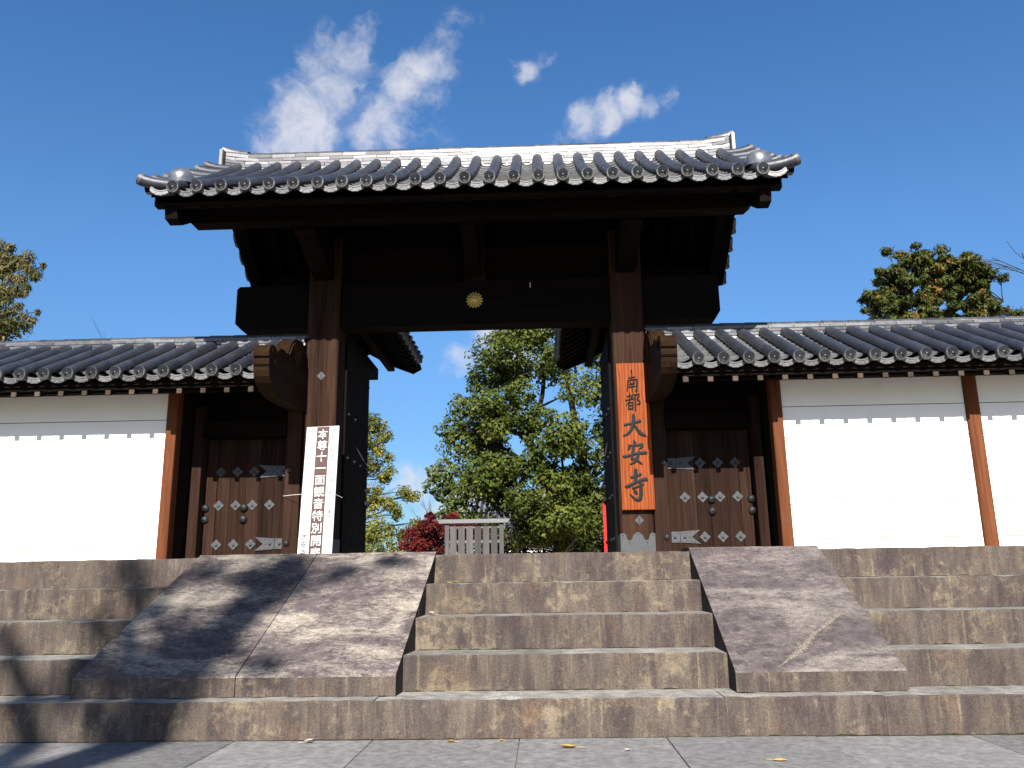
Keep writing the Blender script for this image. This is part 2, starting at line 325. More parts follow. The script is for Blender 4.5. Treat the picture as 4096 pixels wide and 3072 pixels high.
# ------------------------------------------------------------------ ground, paving and terrace
g = MB()
g.add([(-400, -400, -.03), (400, -400, -.03), (400, 2.2, -.03), (-400, 2.2, -.03), (-400, 2.3, 1.47), (400, 2.3, 1.47), (400, 900, 1.47), (-400, 900, 1.47)],
      [(0, 1, 2, 3), (3, 2, 5, 4), (4, 5, 6, 7)])
tag(g.put('ground', DIRT), kind='structure')
terr = MB().box(-14.2, 14.2, 2.45, 10.4, 1.30, 1.492); tag(terr.put('terrace', S_GRAVEL), kind='structure')
pv = MB().box(-14, 14, -9.5, -.0, -.028, -.022); pav = tag(pv.put('pavement', DIRT), kind='structure')
xs = [-13.2, -11.9, -10.7, -9.5, -8.3, -7.1, -5.95, -4.8, -3.72, -2.70, -1.62, -.5, .68, 1.845, 3.01, 4.21, 5.4, 6.6, 7.8, 9.0, 10.2, 11.4, 12.6]
for row in range(6):
    y1 = -.006 - row*1.5; y0 = y1 - 1.494
    sh = 0 if row % 2 == 0 else .57
    for a, b in zip(xs, xs[1:]):
        if row > 2 and abs(a) > 6: continue
        dz = random.uniform(-.003, .003)
        q = MB().bbox(a+sh+.003, b+sh-.003, y0+.003, y1-.003, -.06, 0, .004)
        o = q.put('paving_slab', S_PAVE, pav); o.matrix_basis = T(0, 0, dz)

# ------------------------------------------------------------------ stone staircase
stairs = thing('stone_staircase', 'wide weathered stone staircase with sloping cheek slabs leading up to the gate', 'staircase', (1.0, 0, 0))
RH, TD = .3, .484
def step_block(x0, x1, y0, y1, z0, z1, name='step_block'):
    n = max(2, int((x1-x0)/.10)); v = []; f = []; idx = []
    c = .010
    prof = [(y0, z0), (y0, z1-c), (y0+c, z1), (y1, z1), (y1, z0)]
    for k in range(n+1):
        x = x0 + (x1-x0)*k/n
        for j, (y, z) in enumerate(prof):
            jx = 0
            if j in (1, 2):
                ch = .012 if random.random() < .10 else 0
                y += random.uniform(-.004, .004)+ch*(j == 1)*.5; z += random.uniform(-.005, .003)-ch*.7
            v.append((x, y, z))
    m = len(prof)
    for k in range(n):
        for j in range(m):
            a, b = k*m+j, k*m+(j+1) % m
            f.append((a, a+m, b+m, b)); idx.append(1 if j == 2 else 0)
    f.append(tuple(range(m))); idx.append(0)
    f.append(tuple(n*m+j for j in range(m-1, -1, -1))); idx.append(0)
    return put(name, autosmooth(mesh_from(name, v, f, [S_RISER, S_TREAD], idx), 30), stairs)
rows = {
    0: [-14, -9.6, -6.2, -3.9, -.5, 2.32, 3.58, 5.9, 9.4, 14],
    'L1': [-14, -9, -6.9, -4.42, -2.6], 'L2': [-14, -8.2, -6.0, -4.15, -2.6], 'L3': [-14, -8.8, -6.2, -3.75, -2.6], 'L4': [-14, -8.0, -5.5, -3.5, -2.6],
    'C1': [-.5, 1.04, 2.55], 'C2': [-.5, 1.62, 2.55], 'C3': [-.5, .42, 2.55], 'C4': [-.5, 1.35, 2.55],
    'R1': [3.8, 5.2, 7.7, 10.4, 14], 'R2': [3.8, 5.9, 8.6, 14], 'R3': [3.75, 4.9, 7.2, 9.9, 14], 'R4': [3.72, 4.18, 6.6, 9.0, 14]}
for key, sp in rows.items():
    i = key if key == 0 else int(key[1])
    y1 = (i+1)*TD + .06 if i < 4 else 2.46
    for a, b in zip(sp, sp[1:]):
        j = random.uniform(-.003, .003)
        step_block(a+.0008, b-.0008, i*TD+j, y1, i*RH, (i+1)*RH+random.uniform(-.0015, .0015))
def cheek(xb0, xb1, xt0, xt1, y0, y1, name='cheek_slab', mat=None):
    # one slab of the sloping cheek between two depths (y0 the lower end); the lowest one has the upright nose
    def zz(y): return .468 + (y-.22)*(1.528-.468)/(1.955-.22)
    def xx(a, b, y): return a + (b-a)*(y-.22)/(1.955-.22)
    P = []
    if y0 < .23: P = [(.22, .302), (.22, zz(.22)-.012), (.232, zz(.232))]
    else: P = [(y0, zz(y0)-.2), (y0, zz(y0))]
    if y1 > 1.9: P += [(1.945, zz(1.945)), (1.957, 1.531), (2.45, 1.531), (2.45, 1.2)]
    else: P += [(y1, zz(y1)), (y1, zz(y1)-.25)]
    if y0 < .23: P += [(y1-.0, .302)] if y1 < 1.9 else []
    n = 10; m = len(P); v = []; f = []; idx = []
    for k in range(n+1):
        t = k/n
        for j, (y, z) in enumerate(P):
            yy = min(y, 1.955)
            x = xx(xb0, xt0, yy)*(1-t) + xx(xb1, xt1, yy)*t
            v.append((x, y, z + random.uniform(-.0025, .0025)))
    for k in range(n):
        for j in range(m):
            a, b = k*m+j, k*m+(j+1) % m
            f.append((a, a+m, b+m, b)); idx.append(1 if (y0 < .23 and j == 0) else 0)
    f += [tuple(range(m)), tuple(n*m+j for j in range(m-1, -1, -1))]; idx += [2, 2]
    return put(name, mesh_from(name, v, f, [mat or S_CHEEK, S_RISER, S_GRIME_SHADE], idx), stairs)
for a, b, c, d, sp in ((-3.13, -1.727, -2.81, -1.532, 1.12), (-1.719, -.36, -1.524, -.245, 1.10), (2.47, 3.87, 2.445, 3.79, 1.16)):
    mt = S_CHEEK if a < 0 else S_CHEEK_DARK
    low = cheek(a, b, c, d, .22, sp-.003, mat=mt); cheek(a, b, c, d, sp+.003, 2.0, mat=mt)
# pale mineral scar running diagonally over the right slab
SCAR = plain('pale_scar_deposit', (.135, .116, .094), .9, .1, 0, .55, 45)
P = [(2.79, .236, .0), (2.90, .30, .012), (3.03, .40, .030), (3.14, .50, .055), (3.20, .56, .045), (3.30, .66, .018), (3.46, .785, .024), (3.60, .89, .016), (3.68, .95, .0)]
m = MB(); v = []; q = spline(P, 12)
for x, y, w in q:
    z = .468+(y-.22)*.611+.0045
    w1, w2 = max(0, w*random.uniform(.25, 1.1)), max(0, w*random.uniform(.25, 1.1))
    v += [(x-w1*.75, y+w1*.6, z+w1*.6*.611), (x+w2*.75, y-w2*.6, z-w2*.6*.611)]
m.add(v, [(2*k, 2*k+1, 2*k+3, 2*k+2) for k in range(len(q)-1)]); m.put('pale_scar', SCAR, low)

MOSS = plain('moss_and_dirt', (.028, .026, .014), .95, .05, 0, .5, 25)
m = MB()
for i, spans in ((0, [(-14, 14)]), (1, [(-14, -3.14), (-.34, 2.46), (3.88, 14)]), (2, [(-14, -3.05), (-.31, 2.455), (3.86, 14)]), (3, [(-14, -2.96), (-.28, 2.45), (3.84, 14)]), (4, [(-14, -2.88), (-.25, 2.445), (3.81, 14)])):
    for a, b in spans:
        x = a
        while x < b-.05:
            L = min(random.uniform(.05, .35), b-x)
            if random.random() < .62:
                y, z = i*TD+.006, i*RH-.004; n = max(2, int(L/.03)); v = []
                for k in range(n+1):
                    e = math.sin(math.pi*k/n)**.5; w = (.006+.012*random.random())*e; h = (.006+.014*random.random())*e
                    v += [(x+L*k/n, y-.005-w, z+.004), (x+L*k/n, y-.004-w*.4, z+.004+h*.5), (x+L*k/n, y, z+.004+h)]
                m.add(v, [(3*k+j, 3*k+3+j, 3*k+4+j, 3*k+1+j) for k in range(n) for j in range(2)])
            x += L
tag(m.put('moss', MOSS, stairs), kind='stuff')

# ------------------------------------------------------------------ roof tile meshes shared by every roof
def half_tube_mesh(name, r0, r1, L, mat, seg=10):
    v = []; f = []
    ys = [0, L]
    for y, r in zip(ys, (r0, r1)):
        for k in range(seg+1):
            a = math.pi*k/seg - .12*math.cos(math.pi*k/seg)
            v.append((-r*math.cos(a), y, r*math.sin(a)))
    n = seg+1
    f = [(k, k+1, n+k+1, n+k) for k in range(seg)] + [tuple(range(seg, -1, -1)), tuple(n+k for k in range(n))]
    return autosmooth(mesh_from(name, v, f, mat), 40)
def disc_mesh(name, r, mats):
    # end disc in the XZ plane facing -Y: a rim, a sunk field, sixteen petals and a boss
    m = MB(); n = 24
    F = RX(R(90))
    m.lathe([(r*.99, -.05), (r, -.004), (r*.97, .004), (r*.78, .006), (r*.72, -.008), (.001, -.008)], n, 0, F)
    for k in range(16):
        a = 2*math.pi*(k+.5)/16; ca, sa = math.cos(a), math.sin(a)
        def P(rr, t, h): return (rr*ca - t*sa, -h, rr*sa + t*ca)
        i0, i1 = r*.20, r*.67
        v = [P(i0, -r*.02, -.008), P(i0, r*.02, -.008), P(i1, r*.095, -.006), P(i1, -r*.095, -.006), P(i0*1.2, 0, .000), P(i1*.9, 0, .006)]
        m.add(v, [(0, 3, 5, 4), (3, 2, 5), (2, 1, 4, 5), (1, 0, 4)])
    m.lathe([(r*.17, -.008), (r*.14, .006), (.001, .010)], 10, 0, F)
    return autosmooth(m.mesh(name, mats), 30)
def pan_mesh(name, w, sag, L, th, mats, lip=0):
    # concave pan tile, its front edge at y=0; eave pans carry a hanging lip
    v = []; f = []; n = 8
    xs = [-w+2*w*k/n for k in range(n+1)]
    z = lambda x: sag*((x/w)**2-1)
    for y, dz in ((0, 0), (L, -th*.9)):
        for x in xs: v.append((x, y, z(x)+dz))
    for x in xs: v.append((x, 0, z(x)-th-lip))
    for x in xs: v.append((x, .028, z(x)-th-lip))
    m = n+1
    f += [(k, k+1, m+k+1, m+k) for k in range(n)]
    f += [(2*m+k, 2*m+k+1, k+1, k) for k in range(n)]
    f += [(3*m+k, 3*m+k+1, 2*m+k+1, 2*m+k) for k in range(n)]
    f += [(0, 2*m, 3*m), (n, 3*m+n, 2*m+n)]
    mm = MB().add(v, f)
    if lip:   # low relief on the lip: a centre block and two curling bars, and an upper moulding
        for x0, x1, a, b in ((-.018, .018, .012, lip-.004), (-.062, -.026, .018, .030), (.026, .062, .018, .030), (-.075, -.035, .036, .046), (.035, .075, .036, .046)):
            zc = z((x0+x1)/2)-th
            mm.box(x0, x1, -.004, .002, zc-b, zc-a)
        for k in range(n):
            x0, x1 = xs[k], xs[k+1]
            mm.add([(x0, -.006, z(x0)-.004), (x1, -.006, z(x1)-.004), (x1, -.006, z(x1)-.018), (x0, -.006, z(x0)-.018), (x0, 0, z(x0)), (x1, 0, z(x1)), (x1, 0, z(x1)-.022), (x0, 0, z(x0)-.022)],
                   [(3, 2, 1, 0), (0, 1, 5, 4), (7, 6, 2, 3)])
    return autosmooth(mm.mesh(name, mats), 35)
P_ = .3012
PAN = pan_mesh('pan_tile', .118, .052, .26, .027, TILE)
PAN_E = pan_mesh('eave_pan_tile', .122, .052, .26, .016, TILE, .052)
DISC = disc_mesh('tile_end_disc', .079, TILE_D)
MAIN_HT = half_tube_mesh('round_tile', .0745, .0732, .40, TILE_R)
WALL_HT = half_tube_mesh('round_tile', .0745, .0728, .36, TILE_R)
RIDGE_CAP = half_tube_mesh('ridge_cap_tile', .096, .090, .372, RIDGE, 12)
def eave_tile_mesh(name, L):
    m = MB()
    a = half_tube_mesh('tmp', .077, .071, L, TILE_R)
    m.add([v.co.copy() for v in a.vertices], [tuple(p.vertices) for p in a.polygons], 0)
    DM = T(0, -.022, .004) @ RX(R(-20)) @ Matrix.Diagonal((.98, 1, .98, 1))
    m.tube([(0, .05, .012), (0, -.018, .004)], [.068, .072], 12)
    m.add([DM @ v.co for v in DISC.vertices], [tuple(p.vertices) for p in DISC.polygons], 1)
    bpy.data.meshes.remove(a)
    return autosmooth(m.mesh(name, [TILE_R, TILE_D]), 35)
MAIN_EAVE = eave_tile_mesh('eave_round_tile', .36)
WALL_EAVE = eave_tile_mesh('eave_round_tile', .36)
def jig(M, a=.006):
    return M @ T(random.uniform(-a, a)*.6, 0, random.uniform(-a, a)*.4) @ RZ(random.uniform(-a, a)*1.2) @ RX(random.uniform(-a, a))

def lay_slope(parent, S, y0, y1, xrows, ntile, npan, ht, eave, skip_first=False, rot=None):
    """tile one slope: S(y) is the level of the pan edges, rows climb from y0 to y1"""
    ds = lambda y: math.atan2(S(y+.01)-S(y-.01), .02)
    for x in xrows:
        for k in range(ntile):
            ya = y0 + (y1-y0)*k/ntile
            M = T(x, ya, S(ya)) @ RX(ds(ya+.12) if k else ds(ya)+.02)
            put('round_tile' if k else 'eave_round_tile', ht if k else eave, parent, jig(M, .0035))
    for xa, xb in zip(xrows, xrows[1:]):
        if abs(xb-xa) > .4: continue
        for k in range(npan):
            ya = y0 + .012 + (y1-y0)*k/npan
            M = T((xa+xb)/2, ya, S(ya)-.002) @ RX(ds(ya+.1))
            if k == 0: M = T((xa+xb)/2, y0+.030, S(y0)+.004) @ RX(ds(y0)*.35)
            put('pan_tile' if k else 'eave_pan_tile', PAN if k else PAN_E, parent, jig(M, .004))

# ------------------------------------------------------------------ the gate
gate = thing('temple_gate', 'tall dark timber temple gate with grey tiled gable roof and gilt flower crest', 'gate', (0, 4.35, 1.5))
def S_main(y):
    d = max(-.3, (y if y <= 4.35 else 8.7-y) - 2.2)
    return 6.02 + .53*d + .058*d*d
YC = 4.35
# posts with chamfered corners
def post_mesh(x, y0, w, z0, z1, name, mat, parent, c=.022, d=None):
    d = d or w
    h = w/2
    P = [(x-h+c, y0), (x+h-c, y0), (x+h, y0+c), (x+h, y0+d-c), (x+h-c, y0+d), (x-h+c, y0+d), (x-h, y0+d-c), (x-h, y0+c)]
    return MB().prism(P, 'z', z0, z1).put(name, mat, parent)
posts = []
for sx in (-1, 1):
    posts.append(post_mesh(2.16*sx, 4.13, .45, 1.493, 6.1, 'post', W_POST, gate))
    MB().bbox(2.16*sx-.36, 2.16*sx+.36, 4.0, 4.75, 1.40, 1.497, .02).put('post_base_stone', S_TREAD, gate)
# iron shoes with the lobed upper edge, rivets joined in
for sx, po in zip((-1, 1), posts):
    x0 = 2.16*sx
    top = [(-.225, 1.79), (-.18, 1.80), (-.155, 1.77), (-.14, 1.71), (-.10, 1.70), (-.075, 1.73), (-.06, 1.775), (-.02, 1.80), (0, 1.815), (.02, 1.80), (.06, 1.775), (.075, 1.73), (.10, 1.70), (.14, 1.71), (.155, 1.77), (.18, 1.80), (.225, 1.79)]
    m = MB().prism([(x0+a, b) for a, b in top] + [(x0+.225, 1.50), (x0-.225, 1.50)], 'y', 4.118, 4.131)
    m.prism([(4.131, 1.79), (4.58, 1.79), (4.58, 1.50), (4.131, 1.50)], 'x', x0-.232, x0-.2245); m.prism([(4.131, 1.79), (4.58, 1.79), (4.58, 1.50), (4.131, 1.50)], 'x', x0+.2245, x0+.232)
    for dx, z in ((-.2, 1.77), (-.2, 1.56), (.2, 1.77), (.2, 1.56), (0, 1.56), (0, 1.78), (-.12, 1.68), (.12, 1.68)):
        m.lathe([(.012, 0), (.009, .008), (.001, .011)], 8, 0, T(x0+dx, 4.118, z) @ RX(R(90)))
    m.put('shoe_plate', IRONP, po)
def diamond(x, y, z, r, parent, slot=False, name='diamond_plate'):
    m = MB(); q = [(-r, 0), (0, -r), (r, 0), (0, r)]
    nq = []
    for k in range(4):
        a, b = Vector(q[k]), Vector(q[(k+1) % 4]); mid = (a+b)/2*.93
        nq += [tuple(a), tuple(a*.55+b*.45), tuple(mid), tuple(a*.45+b*.55)]
    m.prism([(x+a, z+b) for a, b in nq], 'y', y-.007, y)
    if slot: m.box(x-.012, x+.012, y-.010, y-.005, z-.045, z+.03, 1)
    else:
        m.lathe([(.021, 0), (.017, .012), (.007, .022), (.001, .024)], 10, 0, T(x, y-.007, z-.006) @ RX(R(90)))
        for dx, dz in ((-.03, .03), (.03, .03), (-.03, -.03), (.03, -.03)):
            m.lathe([(.005, 0), (.001, .005)], 6, 1, T(x+dx, y-.007, z+dz) @ RX(R(90)))
    return m.put(name, [IRONP, IRON], parent)
diamond(-2.158, 4.131, 4.043, .062, posts[0], True); diamond(2.188, 4.131, 1.963, .062, posts[1], True)
MB().tube([(.80, 4.196, 5.36), (.80, 4.18, 5.36), (.80, 4.175, 5.29)], .006, 6).put('hook', ROPE, gate)
# lintel with chamfered lower corners
m = MB(); P = [(-3.46, 4.86), (-3.37, 4.77), (3.41, 4.77), (3.48, 4.88), (3.48, 5.40), (3.45, 5.42), (-3.42, 5.42), (-3.46, 5.38)]
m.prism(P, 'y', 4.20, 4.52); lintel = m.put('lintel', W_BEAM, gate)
# gilt chrysanthemum crest
m = MB(); F = T(0.0, 4.197, 5.128) @ RX(R(90))
m.lathe([(.055, 0), (.055, .012), (.001, .012)], 24, 0, F)
for k in range(16):
    a = 2*math.pi*(k+.5)/16
    pm = F @ RZ(a)
    v = [(.03, -.007, .004), (.03, .007, .004), (.085, .0155, .002), (.112, .0145, .002), (.124, 0, .002), (.112, -.0145, .002), (.085, -.0155, .002), (.04, 0, .022), (.105, 0, .026)]
    m.add(v, [(0, 1, 7), (1, 2, 8, 7), (2, 3, 8), (3, 4, 8), (4, 5, 8), (5, 6, 8), (6, 0, 7, 8)], 0, pm)
m.lathe([(.036, .012), (.034, .026), (.02, .036), (.001, .039)], 16, 0, F)
put('crest', autosmooth(m.mesh('crest', GOLD), 50), lintel)
# beams above the lintel
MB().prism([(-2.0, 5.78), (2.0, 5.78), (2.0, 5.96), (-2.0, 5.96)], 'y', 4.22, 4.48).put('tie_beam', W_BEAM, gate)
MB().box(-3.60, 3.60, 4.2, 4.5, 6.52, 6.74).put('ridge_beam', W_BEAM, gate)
MB().box(-1.93, 1.93, 4.31, 4.37, 5.42, 6.6).put('infill_board', W_BEAM, gate)
MB().box(-.15, .15, 4.19, 4.31, 5.42, 6.4).put('strut', W_DARKZ, gate)
for ys in ((2.78, 3.0), (5.70, 5.92)):
    zb = 5.785; P = [(-3.64, zb+.07), (-3.57, zb), (3.59, zb), (3.67, zb+.07), (3.67, zb+.33), (-3.64, zb+.33)]
    MB().prism(P, 'y', *ys).put('purlin', W_BEAM, gate)
def arm_profile(front):
    p = [(4.13, 5.46), (3.9, 5.48), (3.7, 5.53), (3.45, 5.64), (3.25, 5.70), (3.08, 5.72), (3.02, 5.75), (3.02, 5.82), (3.1, 5.88), (3.4, 5.95), (4.13, 6.05)]
    return p if front else [(8.7-a, b) for a, b in p]
for x in (-2.16, 0, 2.16):
    w = .135 if x else .10
    MB().prism(arm_profile(True), 'x', x-w, x+w).put('bracket_arm', W_BEAMY, gate)
    MB().prism(arm_profile(False), 'x', x-w, x+w).put('bracket_arm', W_BEAMY, gate)
# roof body, rafters, eave boards, bargeboards
def roof_strip(S, ya, yb, n, x0, x1, top, bot, peak=None):
    ysn = [ya+(yb-ya)*k/n for k in range(n+1)]
    return [(y, S(y)+top) for y in ysn] + [(y, S(y)+bot) for y in reversed(ysn)]
deck = MB()
deck.prism(roof_strip(S_main, 2.36, 6.34, 24, 0, 0, -.135, -.22), 'x', -3.84, 3.90)
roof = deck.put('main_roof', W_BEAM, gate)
for k in range(-12, 13):
    x = .04 + .301*k
    if abs(x) > 3.55: continue
    MB().prism(roof_strip(S_main, 2.42, 6.28, 16, 0, 0, -.222, -.33), 'x', x-.038, x+.038).put('rafter', W_BEAMY, roof)
for ya, yb in ((2.36, 2.47), (6.23, 6.34)):
    MB().box(-3.87, 3.92, ya, yb, 5.845, 5.96).put('eave_board', W_BEAM, roof)
for x0, x1 in ((-3.76, -3.60), (3.66, 3.80)):
    top = [(y, S_main(y)-.225) for y in np.linspace(2.40, 6.30, 25)]
    bot = [(y, S_main(y)-.56 + .16*max(0, 1-abs(y-2.40)/.20)**1.5 + .16*max(0, 1-abs(y-6.30)/.20)**1.5) for y in np.linspace(6.26, 2.44, 25)]
    MB().prism(top+bot, 'x', x0, x1).put('bargeboard', W_BEAMY, gate)
rowsM = [.04 + .3012*k for k in range(-12, 13)]
lay_slope(roof, S_main, 2.2, 4.22, rowsM, 7, 12, MAIN_HT, MAIN_EAVE)
# rear slope: never seen from the front save for its edge, joined
m = MB()
for x in rowsM:
    for k in range(7):
        yb = 6.5-(6.5-4.48)*k/7
        Mx = T(x, yb, S_main(yb)) @ RZ(math.pi) @ RX(math.atan(.6))
        me = MAIN_EAVE if k == 0 else MAIN_HT
        m.add([v.co.copy() for v in me.vertices], [tuple(p.vertices) for p in me.polygons], 0, Mx)
for xa, xb in zip(rowsM, rowsM[1:]):
    for k in range(10):
        yb = 6.5-(6.5-4.48)*k/10
        me = PAN_E if k == 0 else PAN
        m.add([v.co.copy() for v in me.vertices], [tuple(p.vertices) for p in me.polygons], 0, T((xa+xb)/2, yb, S_main(yb)) @ RZ(math.pi) @ RX(math.atan(.6)*(.35 if k == 0 else 1)))
tag(m.put('rear_tiles', TILE_R, roof), kind='stuff')
# gable edge tiles: short covers pointing sideways with a disc on the end
def gable_tile_mesh():
    m = MB(); n = 12; pts = [(0, 0, 0), (.12, 0, .003), (.25, 0, .018), (.36, 0, .042), (.435, 0, .072)]
    m.tube(pts, [.066, .067, .069, .074, .080], n)
    d = math.atan2(.03, .07)
    Mx = T(.437, 0, .073) @ RY(-d) @ RZ(R(90))
    m.add([v.co.copy() for v in DISC.vertices], [tuple(p.vertices) for p in DISC.polygons], 1, Mx)
    return autosmooth(m.mesh('gable_tile', [TILE_R, TILE_D]), 35)
GT = gable_tile_mesh()
def gable_pan_mesh():
    m = MB(); n = 6
    for k in range(n):
        a0, a1 = k/n, (k+1)/n
        z = lambda t: -.05*(1-(2*t-1)**2)
        def P(t, dx, dz): return (dx, -.12+.24*t, z(t)+dz)
        m.add([P(a0, 0, 0), P(a1, 0, 0), P(a1, .42, .03), P(a0, .42, .03), P(a0, .42, -.045), P(a1, .42, -.045), P(a0, .2, -.045), P(a1, .2, -.045)],
              [(0, 1, 2, 3)[::-1], (3, 2, 5, 4)[::-1], (4, 5, 7, 6)[::-1]])
    return autosmooth(m.mesh('gable_pan_tile', TILE), 35)
GP = gable_pan_mesh()
for x0, x1 in ((-3.95, -3.84), (3.90, 4.02)):
    MB().prism(roof_strip(S_main, 2.42, 6.28, 24, 0, 0, -.04, -.15), 'x', x0, x1).put('verge_board', W_BEAMY, roof)
ygab = [2.27 + .302*k for k in range(7)] + [6.43 - .302*k for k in range(7)]
for sx in (-1, 1):
    xr = rowsM[0] if sx < 0 else rowsM[-1]
    for y in ygab:
        tl = -.02
        B = T(xr, y, S_main(y)+.012) if sx > 0 else T(xr, y, S_main(y)+.012) @ RZ(math.pi)
        put('gable_tile', GT, roof, B @ RZ(R(-8*sx if y == ygab[0] else 0)))
        yn = y + (.151 if y < YC else -.151)
        B2 = T(xr, yn, S_main(yn)-.01) if sx > 0 else T(xr, yn, S_main(yn)-.01) @ RZ(math.pi)
        put('gable_pan_tile', GP, roof, B2 @ RX((.55 if y < YC else -.55)*sx))
    # corner pan under the first gable tile and the domed cap that closes the corner
    Mc = T(xr + sx*.165, 2.208, S_main(2.2)+.012) @ RY(-sx*.16)
    put('eave_pan_tile', PAN_E, roof, Mc)
    m = MB(); m.lathe([(.165, -.02), (.168, .02), (.162, .07), (.142, .115), (.105, .15), (.055, .168), (.001, .173)], 24, 0, T(xr+sx*.05, 2.52, S_main(2.5)+.055) @ RX(.2))
    put('corner_dome', autosmooth(m.mesh('corner_dome', DOME), 60), roof)
# ridge
def flare(x, a=3.25, h=.06, w=.54): return h*(max(0, abs(x)-a)/w)**2
def ridge(parent, x0, x1, yf, yb, zb, courses, ch, capr, flr, tl=.358, ends=(True, True)):
    MB().box(x0+.02, x1-.02, yf+.03, yb-.03, zb-.05, zb+courses*ch).put('ridge_core', TILE_R, parent)
    for c in range(courses):
        x = x0 - (tl*.5 if c % 2 else 0) - random.uniform(0, .1)
        ins = .004*c
        while x < x1:
            a, b = max(x, x0), min(x+tl, x1); x += tl
            if b-a < .05: continue
            fa, fb = flr(a), flr(b); z0 = zb+c*ch+.010; z1 = zb+(c+1)*ch
            q = random.uniform(-.003, .003); tw = random.uniform(-.005, .005); lean = random.uniform(-.0035, .0015)
            a += .004; b -= .004
            v = [(a, yf+ins+q-tw, z0+fa), (b, yf+ins+q+tw, z0+fb), (b, yb-ins, z0+fb), (a, yb-ins, z0+fa), (a, yf+ins+q-tw+lean, z1+fa), (b, yf+ins+q+tw+lean, z1+fb), (b, yb-ins, z1+fb), (a, yb-ins, z1+fa)]
            MB().add(v, [(0, 3, 2, 1), (4, 5, 6, 7), (0, 1, 5, 4), (1, 2, 6, 5), (2, 3, 7, 6), (3, 0, 4, 7)]).put('ridge_tile', RIDGE, parent)
    n = max(1, round((x1-x0)/tl)); st = (x1-x0)/n; zc = zb+courses*ch
    for k in range(n):
        x = x0+st*k; sl = math.atan2(flr(x+st)-flr(x), st)
        M = T(x, (yf+yb)/2, zc+flr(x)-.006+random.uniform(-.003, .003)) @ RY(-sl) @ RZ(R(-90)) @ Matrix.Diagonal((capr/.096, 1.0, 1, 1))
        put('ridge_cap_tile', RIDGE_CAP, parent, M)
ridge(roof, -3.77, 3.80, 4.19, 4.51, 7.25, 5, .054, .13, flare)
MB().box(-3.66, 3.72, 4.205, 4.495, 7.05, 7.285).put('ridge_infill', MENDO, roof)
for sx, xe in ((-1, -3.77), (1, 3.80)):
    m = MB(); m.bbox(min(xe, xe+sx*.07), max(xe, xe+sx*.07), 4.10, 4.60, 7.17, 7.60, .012); m.put('ridge_end_tile', RIDGE, roof)
    m = MB(); pts = [(xe-sx*.30, 4.35, 7.56), (xe-sx*.12, 4.35, 7.60), (xe+sx*.01, 4.35, 7.645), (xe+sx*.09, 4.35, 7.67)]
    m.tube(pts, [.10, .095, .085, .098], 14); put('ridge_horn', autosmooth(m.mesh('ridge_horn', RIDGE), 50), roof)

# open door leaves: planks, battens and studs
for sx in (-1, 1):
    xa = 1.96*sx; LT = .055
    lo, hi = min(xa, xa-sx*LT), max(xa, xa-sx*LT)
    d = MB().box(lo+.012, hi-.012, 4.60, 6.16, 1.56, 4.70).put('door_leaf', W_DARKZ, gate)
    n = 7
    for k in range(n):
        a = 4.59+1.58*k/n
        MB().bbox(lo, hi, a+.003, a+1.58/n-.003, 1.54, 4.72, .005).put('door_plank', W_DARKZ, d)
    for z in (1.75, 2.35, 2.96, 3.6, 4.3):
        for k in range(4):
            m = MB(); y = 4.75+.43*k; xi = xa-sx*LT
            m.lathe([(.028, 0), (.024, .016), (.012, .03), (.001, .034)], 10, 0, T(xi, y, z) @ RY(R(-90*sx)))
            put('door_stud', autosmooth(m.mesh('door_stud', IRON_D), 60), d)
    for z in (2.62, 2.40):
        m = MB(); m.lathe([(.055, 0), (.052, .02), (.038, .05), (.015, .066), (.001, .069)], 14, 0, T(xa-sx*LT, 6.06, z) @ RY(R(-90*sx)))
        put('door_stud', autosmooth(m.mesh('door_stud', IRON_D), 60), d)
    for k in range(9):
        m = MB(); m.lathe([(.014, 0), (.01, .012), (.001, .016)], 8, 0, T(xa-sx*LT, 5.3+.09*k, 3.2-.02*k) @ RY(R(-90*sx)))
        m.put('nail_head', IRONP, d)
    post_mesh(2.16*sx, 6.20, .30, 1.493, 4.9, 'rear_post', W_DARKZ, gate)
    MB().box(min(2.1*sx, 2.22*sx), max(2.1*sx, 2.22*sx), 4.58, 6.2, 3.9, 4.1).put('tie_beam', W_BEAMY, gate)
